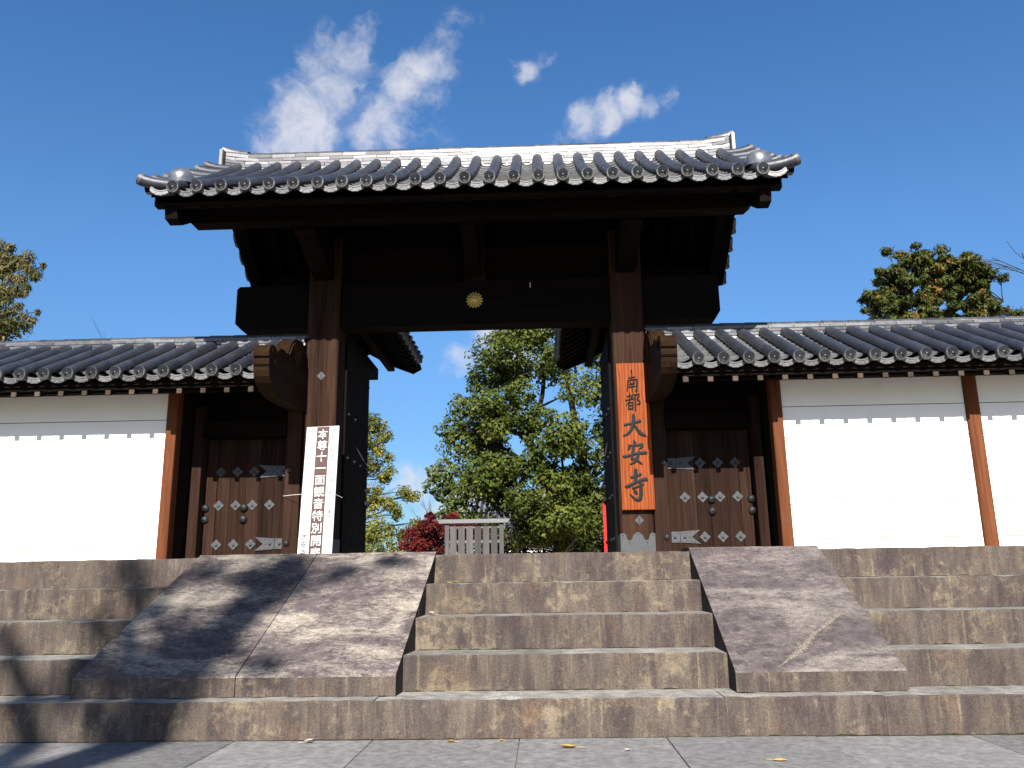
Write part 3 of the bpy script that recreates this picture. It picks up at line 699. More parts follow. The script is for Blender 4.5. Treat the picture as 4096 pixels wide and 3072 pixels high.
# the two small roofs over the rear posts, ridge running back
for sx in (-1, 1):
    xc = 2.16*sx
    S2 = lambda t: 5.06 + .52*(.95-abs(t))
    P = [(-.90, S2(.9)-.10), (0, S2(0)-.10), (.90, S2(.9)-.10), (.90, S2(.9)-.17), (0, S2(0)-.17), (-.90, S2(.9)-.17)]
    rr = MB().prism([(xc+a, b) for a, b in P], 'y', 4.60, 7.25).put('rear_roof', W_BEAMY, gate)
    for side in (-1, 1):
        for k in range(9):
            y = 4.72+.3012*k
            M = T(xc+side*.97, y, S2(.97)) @ RZ(R(90) if side > 0 else R(-90)) @ RX(math.atan(.52)) @ Matrix.Diagonal((1, 2.75, 1, 1))
            put('round_tile', WALL_HT, rr, M)
            put('tile_end_disc', DISC, rr, T(xc+side*.975, y, S2(.97)+.01) @ RZ(R(90*side)))
            if k < 8: put('eave_pan_tile', PAN_E, rr, T(xc+side*.965, y+.15, S2(.97)) @ RZ(R(90*side)) @ RX(.3))
        for k in range(9):
            y = 4.75+.29*k
            MB().prism([(xc+side*.1, S2(.1)-.172), (xc+side*.86, S2(.86)-.172), (xc+side*.86, S2(.86)-.25), (xc+side*.1, S2(.1)-.25)], 'y', y-.035, y+.035).put('rafter', W_BEAM, rr)
        MB().box(min(xc+side*.42, xc+side*.30), max(xc+side*.42, xc+side*.30), 4.6, 7.55, S2(.4)-.40, S2(.4)-.26).put('purlin', W_BEAMY, rr)
        q = [(xc+side*a, b) for a, b in ((0, S2(0)-.10), (.5, S2(.5)-.115), (.93, S2(.93)-.07), (.95, S2(.93)-.16), (.80, S2(.8)-.31), (.4, S2(.4)-.36), (0, S2(0)-.34))]
        MB().prism(q, 'y', 7.25, 7.33).put('bargeboard', W_BEAM, rr)
    MB().tube([(xc, 4.62, S2(0)+.12), (xc, 7.34, S2(0)+.12)], .12, 12).put('ridge_cap_tile', TILE_R, rr)
    MB().box(xc-.13, xc+.13, 4.62, 7.5, 4.78, 4.98).put('rear_beam', W_BEAMY, gate)

# ------------------------------------------------------------------ the walls either side of the gate, each with its tiled roof and wicket door
def S_wall(y):
    d = (y if y <= 4.3 else 8.6-y) - 2.7
    return 3.80 + .50*d
def dome(x, y, z, r, parent, name='boss_stud'):
    m = MB(); m.lathe([(r, 0), (r*.98, r*.18), (r*.86, r*.42), (r*.62, r*.66), (r*.30, r*.80), (r*.16, r*.86), (r*.10, r*1.0), (.001, r*1.04)], 16, 0, T(x, y, z) @ RX(R(90)))
    return put(name, autosmooth(m.mesh(name, IRON), 50), parent)
def hinge(x, y, z, s, parent):
    # swallow-tailed strap; s = +1 points to +X
    h = .072
    P = [(0, -h), (.115, -h*.98), (.115, h*.98), (0, h)]
    Q = [(.122, -h), (.36, -h*1.22), (.39, -h*1.3), (.275, 0), (.39, h*1.3), (.36, h*1.22), (.122, h)]
    m = MB()
    for poly in (P, Q): m.prism([(x+s*a, z+b) for a, b in poly], 'y', y-.008, y)
    for a, b in ((.05, 0), (.18, 0)): m.lathe([(.022, 0), (.018, .014), (.006, .024), (.001, .026)], 10, 0, T(x+s*a, y-.008, z+b) @ RX(R(90)))
    for a, b in ((.09, .05), (.09, -.05), (.145, .052), (.145, -.052), (.20, .055), (.20, -.055), (.255, .06), (.255, -.06), (.31, .068), (.31, -.068), (.24, 0)):
        m.lathe([(.010, 0), (.007, .007), (.001, .009)], 8, 0, T(x+s*a, y-.008, z+b) @ RX(R(90)))
    m.put('hinge_strap', [IRONP, IRON], parent)
def build_wall(sx, label):
    wall = thing('roofed_wall', label, 'wall', (6.2*sx, 4.3, 1.5), 'white plastered walls flanking the gate')
    def X(a, b): return (min(a*sx, b*sx), max(a*sx, b*sx))
    xin, xend = 4.0, 10.6
    # plaster bands with open joints between them, panel by panel
    core = MB().box(*X(4.02, xend), 3.515, 5.08, 1.495, 3.76).put('wall_core', JOINT, wall)
    zs = [1.495, 1.66, 2.087, 2.514, 2.934, 3.333, 3.76]
    for a, b in ((4.004, 6.312), (6.488, 8.712), (8.888, xend)):
        for z0, z1 in zip(zs, zs[1:]):
            MB().bbox(*X(a, b), 3.485 + random.uniform(-.001, .001), 3.53, z0+.005, z1-.005, .003).put('plaster_band', PLASTER, core)
    for xp in (6.40, 8.80):
        MB().bbox(*X(xp-.088, xp+.088), 3.455, 3.60, 1.493, 3.80, .012).put('wall_post', W_JAMB, wall)
    MB().bbox(*X(3.862, 4.0), 3.44, 3.62, 1.493, 3.80, .012).put('jamb_post', W_JAMB, wall)
    # wicket recess: side boards, frame, head beam, planked door
    MB().box(*X(3.90, 3.99), 3.62, 4.30, 1.493, 3.80).put('recess_board', W_DARKZ, wall)
    MB().bbox(*X(3.735, 3.87), 4.02, 4.30, 1.493, 3.62, .008).put('door_frame', W_DOOR, wall)
    MB().bbox(*X(2.39, 2.60), 4.10, 4.36, 1.493, 3.62, .008).put('door_frame', W_DOOR, wall)
    MB().box(*X(2.601, 3.734), 4.02, 4.30, 3.18, 3.40).put('head_beam', W_BEAM, wall)
    MB().box(*X(2.39, 3.90), 4.15, 4.28, 3.40, 3.95).put('head_board', W_BEAM, wall)
    door = MB().box(*X(2.604, 3.715), 4.235, 4.30, 1.51, 3.175).put('wicket_door', W_DOOR, wall)
    w = [.17, .20, .19, .22, .18, .15]; x = 2.604; tot = sum(w)
    for k, q in enumerate(w):
        ww = q*1.11/tot
        MB().bbox(*X(x+.0015, x+ww-.0015), 4.196+random.uniform(0, .006) - (.012 if k == 5 else 0), 4.24, 1.512, 3.17, .003).put('door_plank', W_DOOR, door); x += ww
    for z in (2.262,):
        for xx in (2.82, 3.055, 3.288, 3.522): diamond(sx*xx, 4.194, z, .074, door)
    for xx in (3.053, 3.288, 3.522): diamond(sx*xx, 4.194, 1.735, .074, door); diamond(sx*xx, 4.194, 2.72, .074, door)
    for xx in (3.172, 3.700):
        for z in (2.228, 2.072): dome(sx*xx, 4.186, z, .054, door)
    hinge(sx*2.607, 4.192, 1.737, sx, door); hinge(sx*2.607, 4.192, 2.72, sx, door)
    dome(sx*2.535, 4.10, 1.735, .042, wall); dome(sx*2.535, 4.10, 2.72, .042, wall)
    # roof
    prof = [(y, S_wall(y)-.13) for y in (2.80, 3.5, 4.3, 5.1, 5.82)] + [(y, S_wall(y)-.20) for y in (5.82, 5.1, 4.3, 3.5, 2.80)]
    roof = MB().prism(prof, 'x', *X(2.40, xend)).put('wall_roof', W_BEAM, wall)
    MB().box(*X(2.70, xend), 2.835, 2.90, 3.615, 3.70).put('eave_board', W_BEAM, roof)
    for y in (3.30, 5.22): MB().box(*X(2.68, xend), y-.07, y+.07, 3.66, 3.83).put('purlin', W_BEAM, roof)
    MB().box(*X(3.90, xend), 3.47, 5.1, 3.765, 3.87).put('wall_plate', W_BEAM, roof)
    for k in range(27):
        x = 2.69+.3012*k
        if x > xend: break
        P = [(2.868, 3.54), (2.868, 3.625), (2.875, 3.645), (4.2, 4.28), (4.2, 4.19)]
        m = MB(); m.prism(P, 'x', *X(x-.034, x+.034)); m.bbox(*X(x-.034, x+.034), 2.850, 2.867, 3.542, 3.632, .006, 1)
        m.put('rafter', [W_BEAMY, W_RAFT], roof)
    rows = [sx*2.50]+[sx*(2.832+.3012*k) for k in range(26)]
    lay_slope(roof, S_wall, 2.7, 4.16, rows, 5, 9, WALL_HT, WALL_EAVE)
    m = MB()
    for x in rows:
        M = T(x, 5.9, S_wall(5.9)) @ RZ(math.pi) @ RX(math.atan(.5)) @ Matrix.Diagonal((1, 4.5, 1, 1))
        m.add([v.co.copy() for v in WALL_HT.vertices], [tuple(p.vertices) for p in WALL_HT.polygons], 0, M)
    for xa in rows:
        for k in range(4):
            yb = 5.9-.36*k
            M = T(xa+.15, yb, S_wall(yb)) @ RZ(math.pi) @ RX(math.atan(.5)) @ Matrix.Diagonal((1, 1.7, 1, 1))
            m.add([v.co.copy() for v in PAN.vertices], [tuple(p.vertices) for p in PAN.polygons], 0, M)
    tag(m.put('rear_tiles', TILE_R, roof), kind='stuff')
    ridge(roof, *X(2.40, xend), 4.12, 4.48, 4.482, 3, .048, .125, lambda x: 0, .352)
    MB().box(*X(2.42, xend), 4.138, 4.46, 4.33, 4.49).put('ridge_infill', MENDO, roof)
    # carved board closing the roof end beside the gate post
    P = [(2.53, 3.66), (2.505, 3.72), (2.50, 3.765), (2.52, 3.785), (2.49, 3.80), (2.485, 3.85), (2.51, 3.885), (2.475, 3.90), (2.47, 3.96), (2.50, 4.02), (2.57, 4.06), (2.66, 4.075), (2.74, 4.055), (2.78, 4.02), (2.82, 4.05),
         (2.92, 4.11), (3.05, 4.125), (3.16, 4.11), (3.22, 4.14), (3.30, 4.26), (3.42, 4.36), (3.58, 4.42), (3.76, 4.44), (3.92, 4.42), (4.04, 4.36), (4.12, 4.28), (4.12, 3.54), (3.6, 3.50), (3.0, 3.48), (2.75, 3.52), (2.60, 3.59)]
    xa, xb = 2.352, 2.545
    m = MB(); m.prism(P, 'x', *X(xa, xb))
    for zc in (3.785, 3.888): m.box(*X(xa-.003, xb+.003), 2.495, 2.53, zc-.007, zc+.007, 1)
    m.put('carved_gable_board', [W_CARVE, W_BEAM], wall)
    # scrolled relief on its two faces
    for p, q in ((xa-.012, xa+.001), (xb-.001, xb+.012)):
        r = [(3.24, 4.12), (3.34, 4.25), (3.46, 4.34), (3.62, 4.39), (3.80, 4.40), (3.86, 4.36), (3.78, 4.28), (3.70, 4.10), (3.62, 3.98), (3.55, 4.06), (3.48, 4.20), (3.40, 4.24), (3.32, 4.16)]
        MB().prism(r, 'x', *X(p, q)).put('relief', W_CARVE, wall)
        r = [(2.55, 4.03), (2.66, 4.05), (2.74, 4.02), (2.76, 3.92), (2.71, 3.86), (2.68, 3.92), (2.66, 3.98), (2.58, 3.98)]
        MB().prism(r, 'x', *X(p, q)).put('relief', W_CARVE, wall)
    return wall
build_wall(-1, 'white plastered wall with tiled roof and wicket door, left of the gate')
build_wall(1, 'white plastered wall with tiled roof and wicket door, right of the gate')

# ------------------------------------------------------------------ name board with raised brush characters
STROKES = {
 'south': [([(.24, .80), (.5, .83), (.78, .86)], (.07, .05, .07)), ([(.52, 1.0), (.50, .85), (.48, .68)], (.06, .075, .05)), ([(.17, .66), (.15, .40), (.08, .04)], (.06, .085, .05)),
   ([(.15, .65), (.5, .70), (.84, .72), (.93, .66), (.90, .35), (.88, .10), (.84, .02), (.72, .12)], (.06, .05, .07, .10, .09, .09, .08, .02)), ([(.34, .60), (.42, .50)], (.03, .08)), ([(.68, .62), (.60, .50)], (.08, .03)),
   ([(.30, .44), (.72, .48)], (.06, .06)), ([(.24, .29), (.76, .33)], (.06, .06)), ([(.52, .48), (.50, .25), (.50, 0)], (.07, .075, .03))],
 'capital': [([(.12, .80), (.46, .85)], (.065, .06)), ([(.30, 1.0), (.28, .62)], (.07, .06)), ([(.0, .57), (.3, .62), (.58, .68)], (.07, .055, .07)), ([(.54, .93), (.34, .60), (.0, .26)], (.075, .07, .02)),
   ([(.21, .42), (.19, .02)], (.07, .07)), ([(.20, .42), (.46, .45), (.48, .40), (.46, .02)], (.05, .06, .08, .07)), ([(.22, .25), (.44, .27)], (.055, .055)), ([(.21, .07), (.45, .08)], (.055, .055)),
   ([(.67, .92), (.67, .45), (.66, -.06)], (.08, .085, .05)), ([(.66, .88), (.90, .93), (.94, .86), (.80, .64)], (.06, .065, .09, .04)), ([(.80, .64), (.96, .50), (.96, .36), (.80, .34)], (.05, .09, .09, .02))],
 'great': [([(.08, .56), (.45, .63), (.80, .72)], (.11, .085, .13)), ([(.50, 1.0), (.50, .78), (.42, .45), (.24, .20), (.0, .08)], (.10, .13, .12, .11, .06)), ([(.50, .62), (.62, .38), (.80, .18), (1.02, .06)], (.06, .10, .15, .07))],
 'peace': [([(.47, 1.0), (.50, .88), (.50, .78)], (.05, .12, .08)), ([(.27, .82), (.24, .70), (.20, .62)], (.10, .10, .04)), ([(.26, .80), (.55, .80), (.78, .84), (.80, .76), (.68, .64)], (.06, .07, .10, .12, .03)),
   ([(.44, .74), (.40, .52), (.34, .34), (.36, .26), (.55, .20), (.78, .03)], (.09, .10, .09, .10, .10, .05)), ([(.66, .56), (.60, .34), (.46, .14), (.26, .04)], (.08, .11, .10, .05)), ([(.0, .38), (.06, .36), (.5, .46), (.92, .50), (1.0, .46)], (.08, .11, .08, .12, .05))],
 'temple': [([(.26, .76), (.50, .80), (.72, .86)], (.10, .08, .10)), ([(.48, 1.02), (.47, .80), (.44, .60)], (.11, .13, .11)), ([(.0, .48), (.06, .46), (.5, .60), (.90, .69), (1.0, .64)], (.07, .12, .09, .13, .06)),
   ([(.30, .40), (.55, .45), (.80, .52)], (.09, .07, .09)), ([(.66, .60), (.68, .35), (.66, .12), (.58, .02), (.40, .04), (.16, .20)], (.10, .12, .13, .13, .09, .02)), ([(.36, .34), (.44, .26), (.50, .20)], (.05, .11, .06))]}
def brush(strokes, cx, cz, w, h, y, parent):
    m = MB()
    for si, (pts, ws) in enumerate(strokes):
        q = spline([(p[0], p[1], wd) for p, wd in zip(pts, ws)], 5)
        pp = [Vector((cx+(a-.5)*w, 0, cz+(b-.5)*h)) for a, b, _ in q]; wd = [max(.012, c)*.5*(w+h)/2*1.22 for *_, c in q]
        top = y-.013-.0006*si; v = []; n = len(pp)
        dirs = [(pp[min(k+1, n-1)]-pp[max(k-1, 0)]).normalized() for k in range(n)]
        pp = [pp[0]-dirs[0]*wd[0]*.5]+pp+[pp[-1]+dirs[-1]*wd[-1]*.5]; wd = [wd[0]*.5]+wd+[wd[-1]*.4]; dirs = [dirs[0]]+dirs+[dirs[-1]]; n += 2
        for p, d, r in zip(pp, dirs, wd):
            nn = Vector((-d.z, 0, d.x))
            a, b = p+nn*r, p-nn*r
            v += [(a.x, y+.001, a.z), (a.x, top+.004, a.z), (p.x, top, p.z), (b.x, top+.004, b.z), (b.x, y+.001, b.z)]
        f = [(5*k+j, 5*(k+1)+j, 5*(k+1)+j+1, 5*k+j+1) for k in range(n-1) for j in range(4)]
        f += [(0, 1, 2, 3, 4), tuple(5*(n-1)+j for j in (4, 3, 2, 1, 0))]
        m.add(v, f)
    return m.put('raised_character', LACQUER, parent)
nb = thing('name_board', 'orange wooden name board with raised black brush characters on the right post', 'sign', (2.17, 4.09, 2.1))
m = MB().bbox(1.962, 2.398, 4.050, 4.105, 2.095, 4.105, .006); m.put('board', W_PLATE, nb)
for key, z, w, h in (('south', 3.817, .165, .245), ('capital', 3.562, .195, .235), ('great', 3.222, .295, .315), ('peace', 2.857, .305, .33), ('temple', 2.424, .285, .40)):
    brush(STROKES[key], 2.168, z, w, h, 4.050, nb)
MB().box(2.158, 2.178, 4.046, 4.052, 3.955, 4.005).put('hanging_slot', HOLE, nb)
MB().tube([(2.168, 4.06, 4.012), (2.168, 4.03, 4.01), (2.168, 4.026, 3.985)], .006, 6).put('hanging_pin', IRON, nb)

# ------------------------------------------------------------------ notice board leaning on the left post, flat printed lettering
def glyph(ch, cx, cz, size, y, parent, mat, bold=0.0, wide=1.0, M=None):
    c = bpy.data.curves.new('glyph', 'FONT'); c.body = ch; c.size = 1; c.offset = bold; c.resolution_u = 3
    o = bpy.data.objects.new('glyph', c); COL.objects.link(o); bpy.context.view_layer.update()
    me = bpy.data.meshes.new_from_object(o.evaluated_get(bpy.context.evaluated_depsgraph_get()))
    bpy.data.objects.remove(o); bpy.data.curves.remove(c)
    me.name = 'lettering'
    for v in me.vertices:
        v.co = M @ Vector((cx+(v.co.x-.5)*size*wide, y, cz+(v.co.y-.38)*size))
    me.materials.clear(); me.materials.append(mat); me.update()
    put('lettering', me, parent)
sg = thing('notice_board', 'tall white notice board with russet centre stripe and white lettering, leaning on the left post', 'sign', (-2.07, 3.78, 1.5))
SL = 1.86; lean = math.asin(.40/SL)
SM = T(-2.045, 3.71, 1.502) @ RY(-.03) @ RX(-lean)
m = MB().bbox(-.225, .225, 0, .028, 0, SL, .003, 0, SM); m.put('board', SIGNWHITE, sg)
MB().box(-.079, .094, -.0022, -.0002, .01, SL-.008, 0, SM).put('centre_stripe', SIGNRED, sg)
for k, ch in enumerate('本尊十一面観音特別開扉'): glyph(ch, .007, SL-.115-.1655*k, .152, -.0042, sg, SIGNWHITE, .009, .98, SM)
for k, ch in enumerate('十月一日より十一月三十 日まで'):
    if ch != ' ': glyph(ch, .158, SL-.075-.0885*k*1.0, .078, -.0022, sg, INK, .016, .95, SM)
for k, ch in enumerate('大安寺'): glyph(ch, -.150, .315-.105*k, .092, -.0022, sg, INK, .016, .95, SM)
MB().tube([(-2.60, 4.08, 2.365), (-2.45, 3.98, 2.368), (-2.30, 3.90, 2.366)], .003, 5).put('tie_wire', ROPE, sg)
MB().tube([(-1.85, 3.90, 2.36), (-1.78, 4.02, 2.325)], .003, 5).put('tie_wire', ROPE, sg)

# ------------------------------------------------------------------ garden beyond the gate
sc = thing('wooden_screen', 'low silvery weathered wooden screen of upright boards under a heavy cap', 'screen', (-.83, 14.05, 1.47))
P = [(-1.74, 2.685), (.08, 2.685), (.04, 2.585), (-1.70, 2.585)]
MB().prism(P, 'y', 13.93, 14.17).put('cap_rail', W_GREYX, sc)
for x in (-1.505, -.135): MB().bbox(x-.055, x+.055, 13.99, 14.10, 1.47, 2.585, .006).put('screen_post', W_GREY, sc)
for z in (2.13, 1.60, 2.50): MB().box(-1.45, -.19, 14.05, 14.085, z-.035, z+.035).put('rail', W_GREYX, sc)
for k in range(6):
    x = -1.347+.2055*k
    MB().bbox(x-.082, x+.082, 14.015, 14.046, 1.50, 2.51+random.uniform(-.006, .006), .004).put('board', W_GREYD, sc)

bn = thing('red_banner', 'narrow red banner half hidden behind the right door leaf', 'banner', (2.9, 13.8, 1.47))
m = MB(); n = 8; vv = []
for k in range(n+1):
    z = 1.60+1.42*k/n
    for j, x in enumerate((0, .15, .30, .45)): vv.append((2.41+x, 13.8+.025*math.sin(k*1.1+j*1.3), z))
m.add(vv, [(k*4+j, k*4+j+1, k*4+j+5, k*4+j+4) for k in range(n) for j in range(3)]); m.put('flag', RED, bn)
MB().tube([(2.89, 13.82, 1.47), (2.89, 13.82, 3.12)], .015, 8).put('pole', W_GREY, bn)
MB().tube([(2.89, 13.82, 3.04), (2.42, 13.81, 3.03)], .008, 6).put('crossbar', W_GREY, bn)

# temple hall whose grey roof shows through the tree
hall = thing('temple_hall', 'temple hall with long grey tiled roof showing through the large tree', 'building', (0, 48, 1.47))
MB().box(-2.6, 12.5, 45.5, 53, 1.47, 4.3).put('wall', PLASTER, hall)
for x in np.linspace(-2.4, 12.3, 8): MB().box(x-.12, x+.12, 45.4, 45.52, 1.47, 4.3).put('wall_post', W_JAMB, hall)
hr = MB().prism([(44.0, 4.05), (46.5, 5.1), (49, 6.5), (51.5, 5.1), (54, 4.05), (54, 3.9), (49, 6.3), (44, 3.9)], 'x', -3.6, 13.6).put('roof', TILE, hall)
for k in range(48):
    x = -3.4+.35*k
    MB().tube([(x, 43.95, 4.08), (x, 46.5, 5.13), (x, 48.9, 6.5)], .10, 6).put('tile_row', TILE_R, hr)
MB().box(-3.7, 13.7, 48.7, 49.3, 6.4, 6.95).put('ridge', TILE, hr)

# ------------------------------------------------------------------ trees: trunk with limbs, and a crown of many leaf faces gathered in clumps
def leaves_mesh(name, mat, centers, radii, per, size, up=.55, squash=.75, droop=0, core=.35, aspect=.55, tint_bias=0):
    C = np.repeat(centers, per, axis=0); Rr = np.repeat(radii, per)
    n = len(C)
    d = rng.normal(size=(n, 3)); d /= np.linalg.norm(d, axis=1)[:, None]
    rad = (core + (1-core)*rng.random(n)**.6)
    lump = 1 + .28*np.sin(d[:, 0]*5+C[:, 0]*3)*np.cos(d[:, 2]*4+C[:, 1]*2)
    off = d*(rad*Rr*lump)[:, None]; off[:, 2] *= squash
    P = C + off
    nr = d + np.array([0, -.15, up]) + rng.normal(size=(n, 3))*.55; nr /= np.linalg.norm(nr, axis=1)[:, None]
    a = rng.normal(size=(n, 3)) + np.array([0, 0, -droop]); a -= nr*np.sum(a*nr, axis=1)[:, None]; a /= np.linalg.norm(a, axis=1)[:, None]
    b = np.cross(nr, a)
    s = (size*(.65+.7*rng.random(n)))[:, None]
    V = np.stack([P-a*s*.5, P+b*s*aspect*.5+nr*s*.06, P+a*s*.5, P-b*s*aspect*.5+nr*s*.06], axis=1).reshape(-1, 3)
    me = bpy.data.meshes.new(name); me.vertices.add(4*n); me.vertices.foreach_set('co', V.astype(np.float32).ravel())
    me.loops.add(4*n); me.loops.foreach_set('vertex_index', np.arange(4*n, dtype=np.int32))
    me.polygons.add(n); me.polygons.foreach_set('loop_start', np.arange(0, 4*n, 4, dtype=np.int32))
    me.update(calc_edges=True)
    ct = np.repeat(rng.random(len(centers)), per)
    t = np.clip(.5*ct + .5*rng.random(n) + tint_bias + .10*rng.normal(size=n), 0, 1)
    at = me.attributes.new('tint', 'FLOAT', 'POINT'); at.data.foreach_set('value', np.repeat(t, 4).astype(np.float32))
    me.materials.append(mat); return me
def bez(a, b, bend, n=6):
    a, b = Vector(a), Vector(b); c = a.lerp(b, .5) + Vector(bend)
    return [a*(1-t)**2 + c*2*t*(1-t) + b*t*t for t in [k/n for k in range(n+1)]]
def tree(name, label, cat, base, limbs, clumps, radii, leafmat, per, size, group=None, twig=.035, parts=True, bark=None, **kw):
    """limbs: list of (points, r0, r1); a twig runs from the closest lower limb point to each clump"""
    t = thing(name, label, cat, base, group)
    m = MB(); nodes = []
    for pts, r0, r1 in limbs:
        sp = [Vector(q) for q in spline([tuple(p) for p in pts], 4)]
        rr = [r0+(r1-r0)*k/(len(sp)-1) for k in range(len(sp))]
        m.tube(sp, rr, 8)
        nodes += list(zip(sp, rr))
    for c, r in zip(clumps, radii):
        c = Vector(c)
        best = min(nodes, key=lambda q: (q[0]-c).length + (1.2*max(0, q[0].z-c.z+.2)))
        L = (best[0]-c).length
        pts = bez(best[0], c, (random.uniform(-.1, .1)*L, random.uniform(-.1, .1)*L, random.uniform(-.02, .16)*L), 5)
        r0 = min(best[1]*.6, twig*(1+L*.25)); m.tube(pts, [r0+(.008-r0)*k/5 for k in range(6)], 5)
        for q in range(3):
            e = c + Vector((random.gauss(0, 1), random.gauss(0, 1), random.gauss(0, .8)))*r*.6
            m.tube([pts[3], pts[4].lerp(e, .5), e], [r0*.45, .010, .005], 4)
    m.put('trunk', bark or BARK, t)
    if leafmat: put('crown', leaves_mesh('crown', leafmat, np.array(clumps), np.array(radii), per, size, **kw), t)
    return t
def shell_clumps(n, c, rad, hollow=.45, zmin=None, front=0, rr=(.5, .9)):
    out = []; r = []
    while len(out) < n:
        d = rng.normal(size=3); d /= np.linalg.norm(d)
        k = hollow+(1-hollow)*rng.random()**.7
        p = np.array(c)+d*np.array(rad)*k
        if zmin is not None and p[2] < zmin: continue
        if front and p[1] > c[1]+rad[1]*(1-front): continue
        out.append(tuple(p)); r.append(rr[0]+(rr[1]-rr[0])*rng.random())
    return out, r

# large evergreen seen through the gateway
limbs = [([(1.55, 22.4, 1.4), (1.5, 22.3, 3.2), (1.1, 22.2, 4.6), (.2, 22.2, 6.6), (-.4, 22.2, 8.4)], .30, .07), ([(2.5, 22.6, 1.4), (2.55, 22.6, 4.0), (2.2, 22.6, 6.5), (1.7, 22.6, 9.6)], .26, .06),
         ([(3.3, 22.2, 1.4), (3.4, 22.2, 4.5), (3.5, 22.3, 7.5), (3.2, 22.3, 9.6)], .24, .06), ([(1.1, 22.2, 4.6), (-.3, 22.0, 5.6), (-1.7, 21.9, 6.4)], .13, .04), ([(1.45, 22.3, 3.4), (-.2, 22, 3.9), (-1.9, 21.9, 4.3)], .11, .03),
         ([(.5, 22.2, 6.0), (1.0, 22, 7.6), (1.1, 22, 9.2)], .12, .04), ([(3.4, 22.2, 4.5), (4.6, 22.1, 6.0), (5.2, 22.1, 7.2)], .12, .04), ([(2.55, 22.6, 3.0), (1.8, 21.8, 4.3), (1.6, 21.6, 5.4)], .10, .03)]
cl, rd = shell_clumps(105, (1.9, 22.2, 6.4), (4.1, 3.0, 4.6), .5, 2.4, .45, (.55, .95))
extra = [(-2.5, 22, 4.9), (-2.7, 22, 4.4), (-2.1, 22, 4.0), (-1.9, 22, 3.4), (-2.4, 21.9, 3.2), (-1.2, 21.9, 3.1), (-2.2, 22, 6.4), (-1.8, 22, 7.2), (-1.2, 22, 8.1), (-.7, 22, 9.0), (.3, 22, 9.8), (.6, 22, 9.6), (.9, 21.8, 5.2), (1.7, 21.6, 5.8), (1.2, 21.6, 4.6), (2.6, 21.5, 5.0), (2.9, 21.5, 4.2), (2.2, 21.5, 3.6), (3.1, 21.5, 3.2), (.4, 21.7, 3.4), (3.2, 21.5, 6.2), (2.0, 21.4, 4.4), (2.8, 21.4, 3.7), (1.6, 21.4, 3.1)]
tree('evergreen_tree', 'large leafy green tree with spreading limbs seen through the gateway', 'tree', (2.2, 22.4, 1.47), limbs, cl+extra, rd+[.62]*len(extra), L_CAMPHOR, 520, .15, twig=.04, core=.55, up=.5)
# yellowing tree at the left of the opening
limbs = [([(-7.2, 26, 1.4), (-7.0, 26, 4.0), (-6.9, 26, 8.0)], .16, .04)]
cl = []; rd = []
for z, L in ((2.0, 3.2), (2.5, 2.9), (3.0, 2.2), (3.4, 2.6), (3.9, 2.9), (4.4, 1.6), (5.0, 1.9), (5.5, 1.8), (6.1, 1.5), (6.7, 1.7), (7.2, 1.2)):
    for k in range(6):
        t = (k+.6)/6; a = random.uniform(-.3, .3)
        cl.append((-6.9+L*t, 26+L*t*math.sin(a)*.8-.2, z+.32*t*L+random.uniform(-.35, .35))); rd.append(.20+.30*(1-t)*random.uniform(.6, 1.1)+.08)
tree('yellowing_tree', 'thin airy tree with yellow green leaves at the left of the gateway', 'tree', (-7.2, 26, 1.47), limbs, cl, rd, L_YELLOW, 200, .12, twig=.02, squash=.95, core=.05)
cl, rd = shell_clumps(26, (-5.6, 24, 2.2), (2.0, 1.2, 1.0), .3, 1.6, .2, (.35, .55))
tree('yellow_shrub', 'dense low shrub with yellow green leaves under the thin tree', 'shrub', (-5.6, 24, 1.47), [([(-5.6, 24, 1.4), (-5.6, 24, 2.4)], .06, .03)], cl, rd, L_YELLOW, 240, .11, twig=.015, tint_bias=-.05)
# red maple
cl, rd = shell_clumps(46, (-2.4, 19, 2.45), (1.35, .9, .75), .25, 1.7, .1, (.24, .42))
cl += [(-3.1, 19, 2.7), (-3.3, 19, 2.3), (-1.9, 18.9, 3.1), (-2.6, 19, 3.15)]; rd += [.3, .32, .25, .2]
tree('maple_tree', 'small maple with deep red autumn leaves beside the wooden screen', 'tree', (-2.4, 19, 1.47), [([(-2.4, 19, 1.4), (-2.45, 19, 2.0), (-2.3, 19, 2.9)], .07, .02), ([(-2.4, 19, 1.9), (-3.0, 19, 2.5)], .04, .015)], cl, rd, L_MAPLE, 260, .085, twig=.012, squash=.6)
# dark hedge under the tree
cl, rd = shell_clumps(60, (1.6, 27, 2.3), (4.5, 1.0, 1.3), .1, 1.5, .1, (.5, .8))
tree('dark_hedge', 'dark green hedge under the large tree', 'hedge', (1.6, 27, 1.47), [([(1.6, 27, 1.4), (1.6, 27, 2.4)], .08, .04)], cl, rd, L_CAMPHOR, 220, .15, tint_bias=-.25)
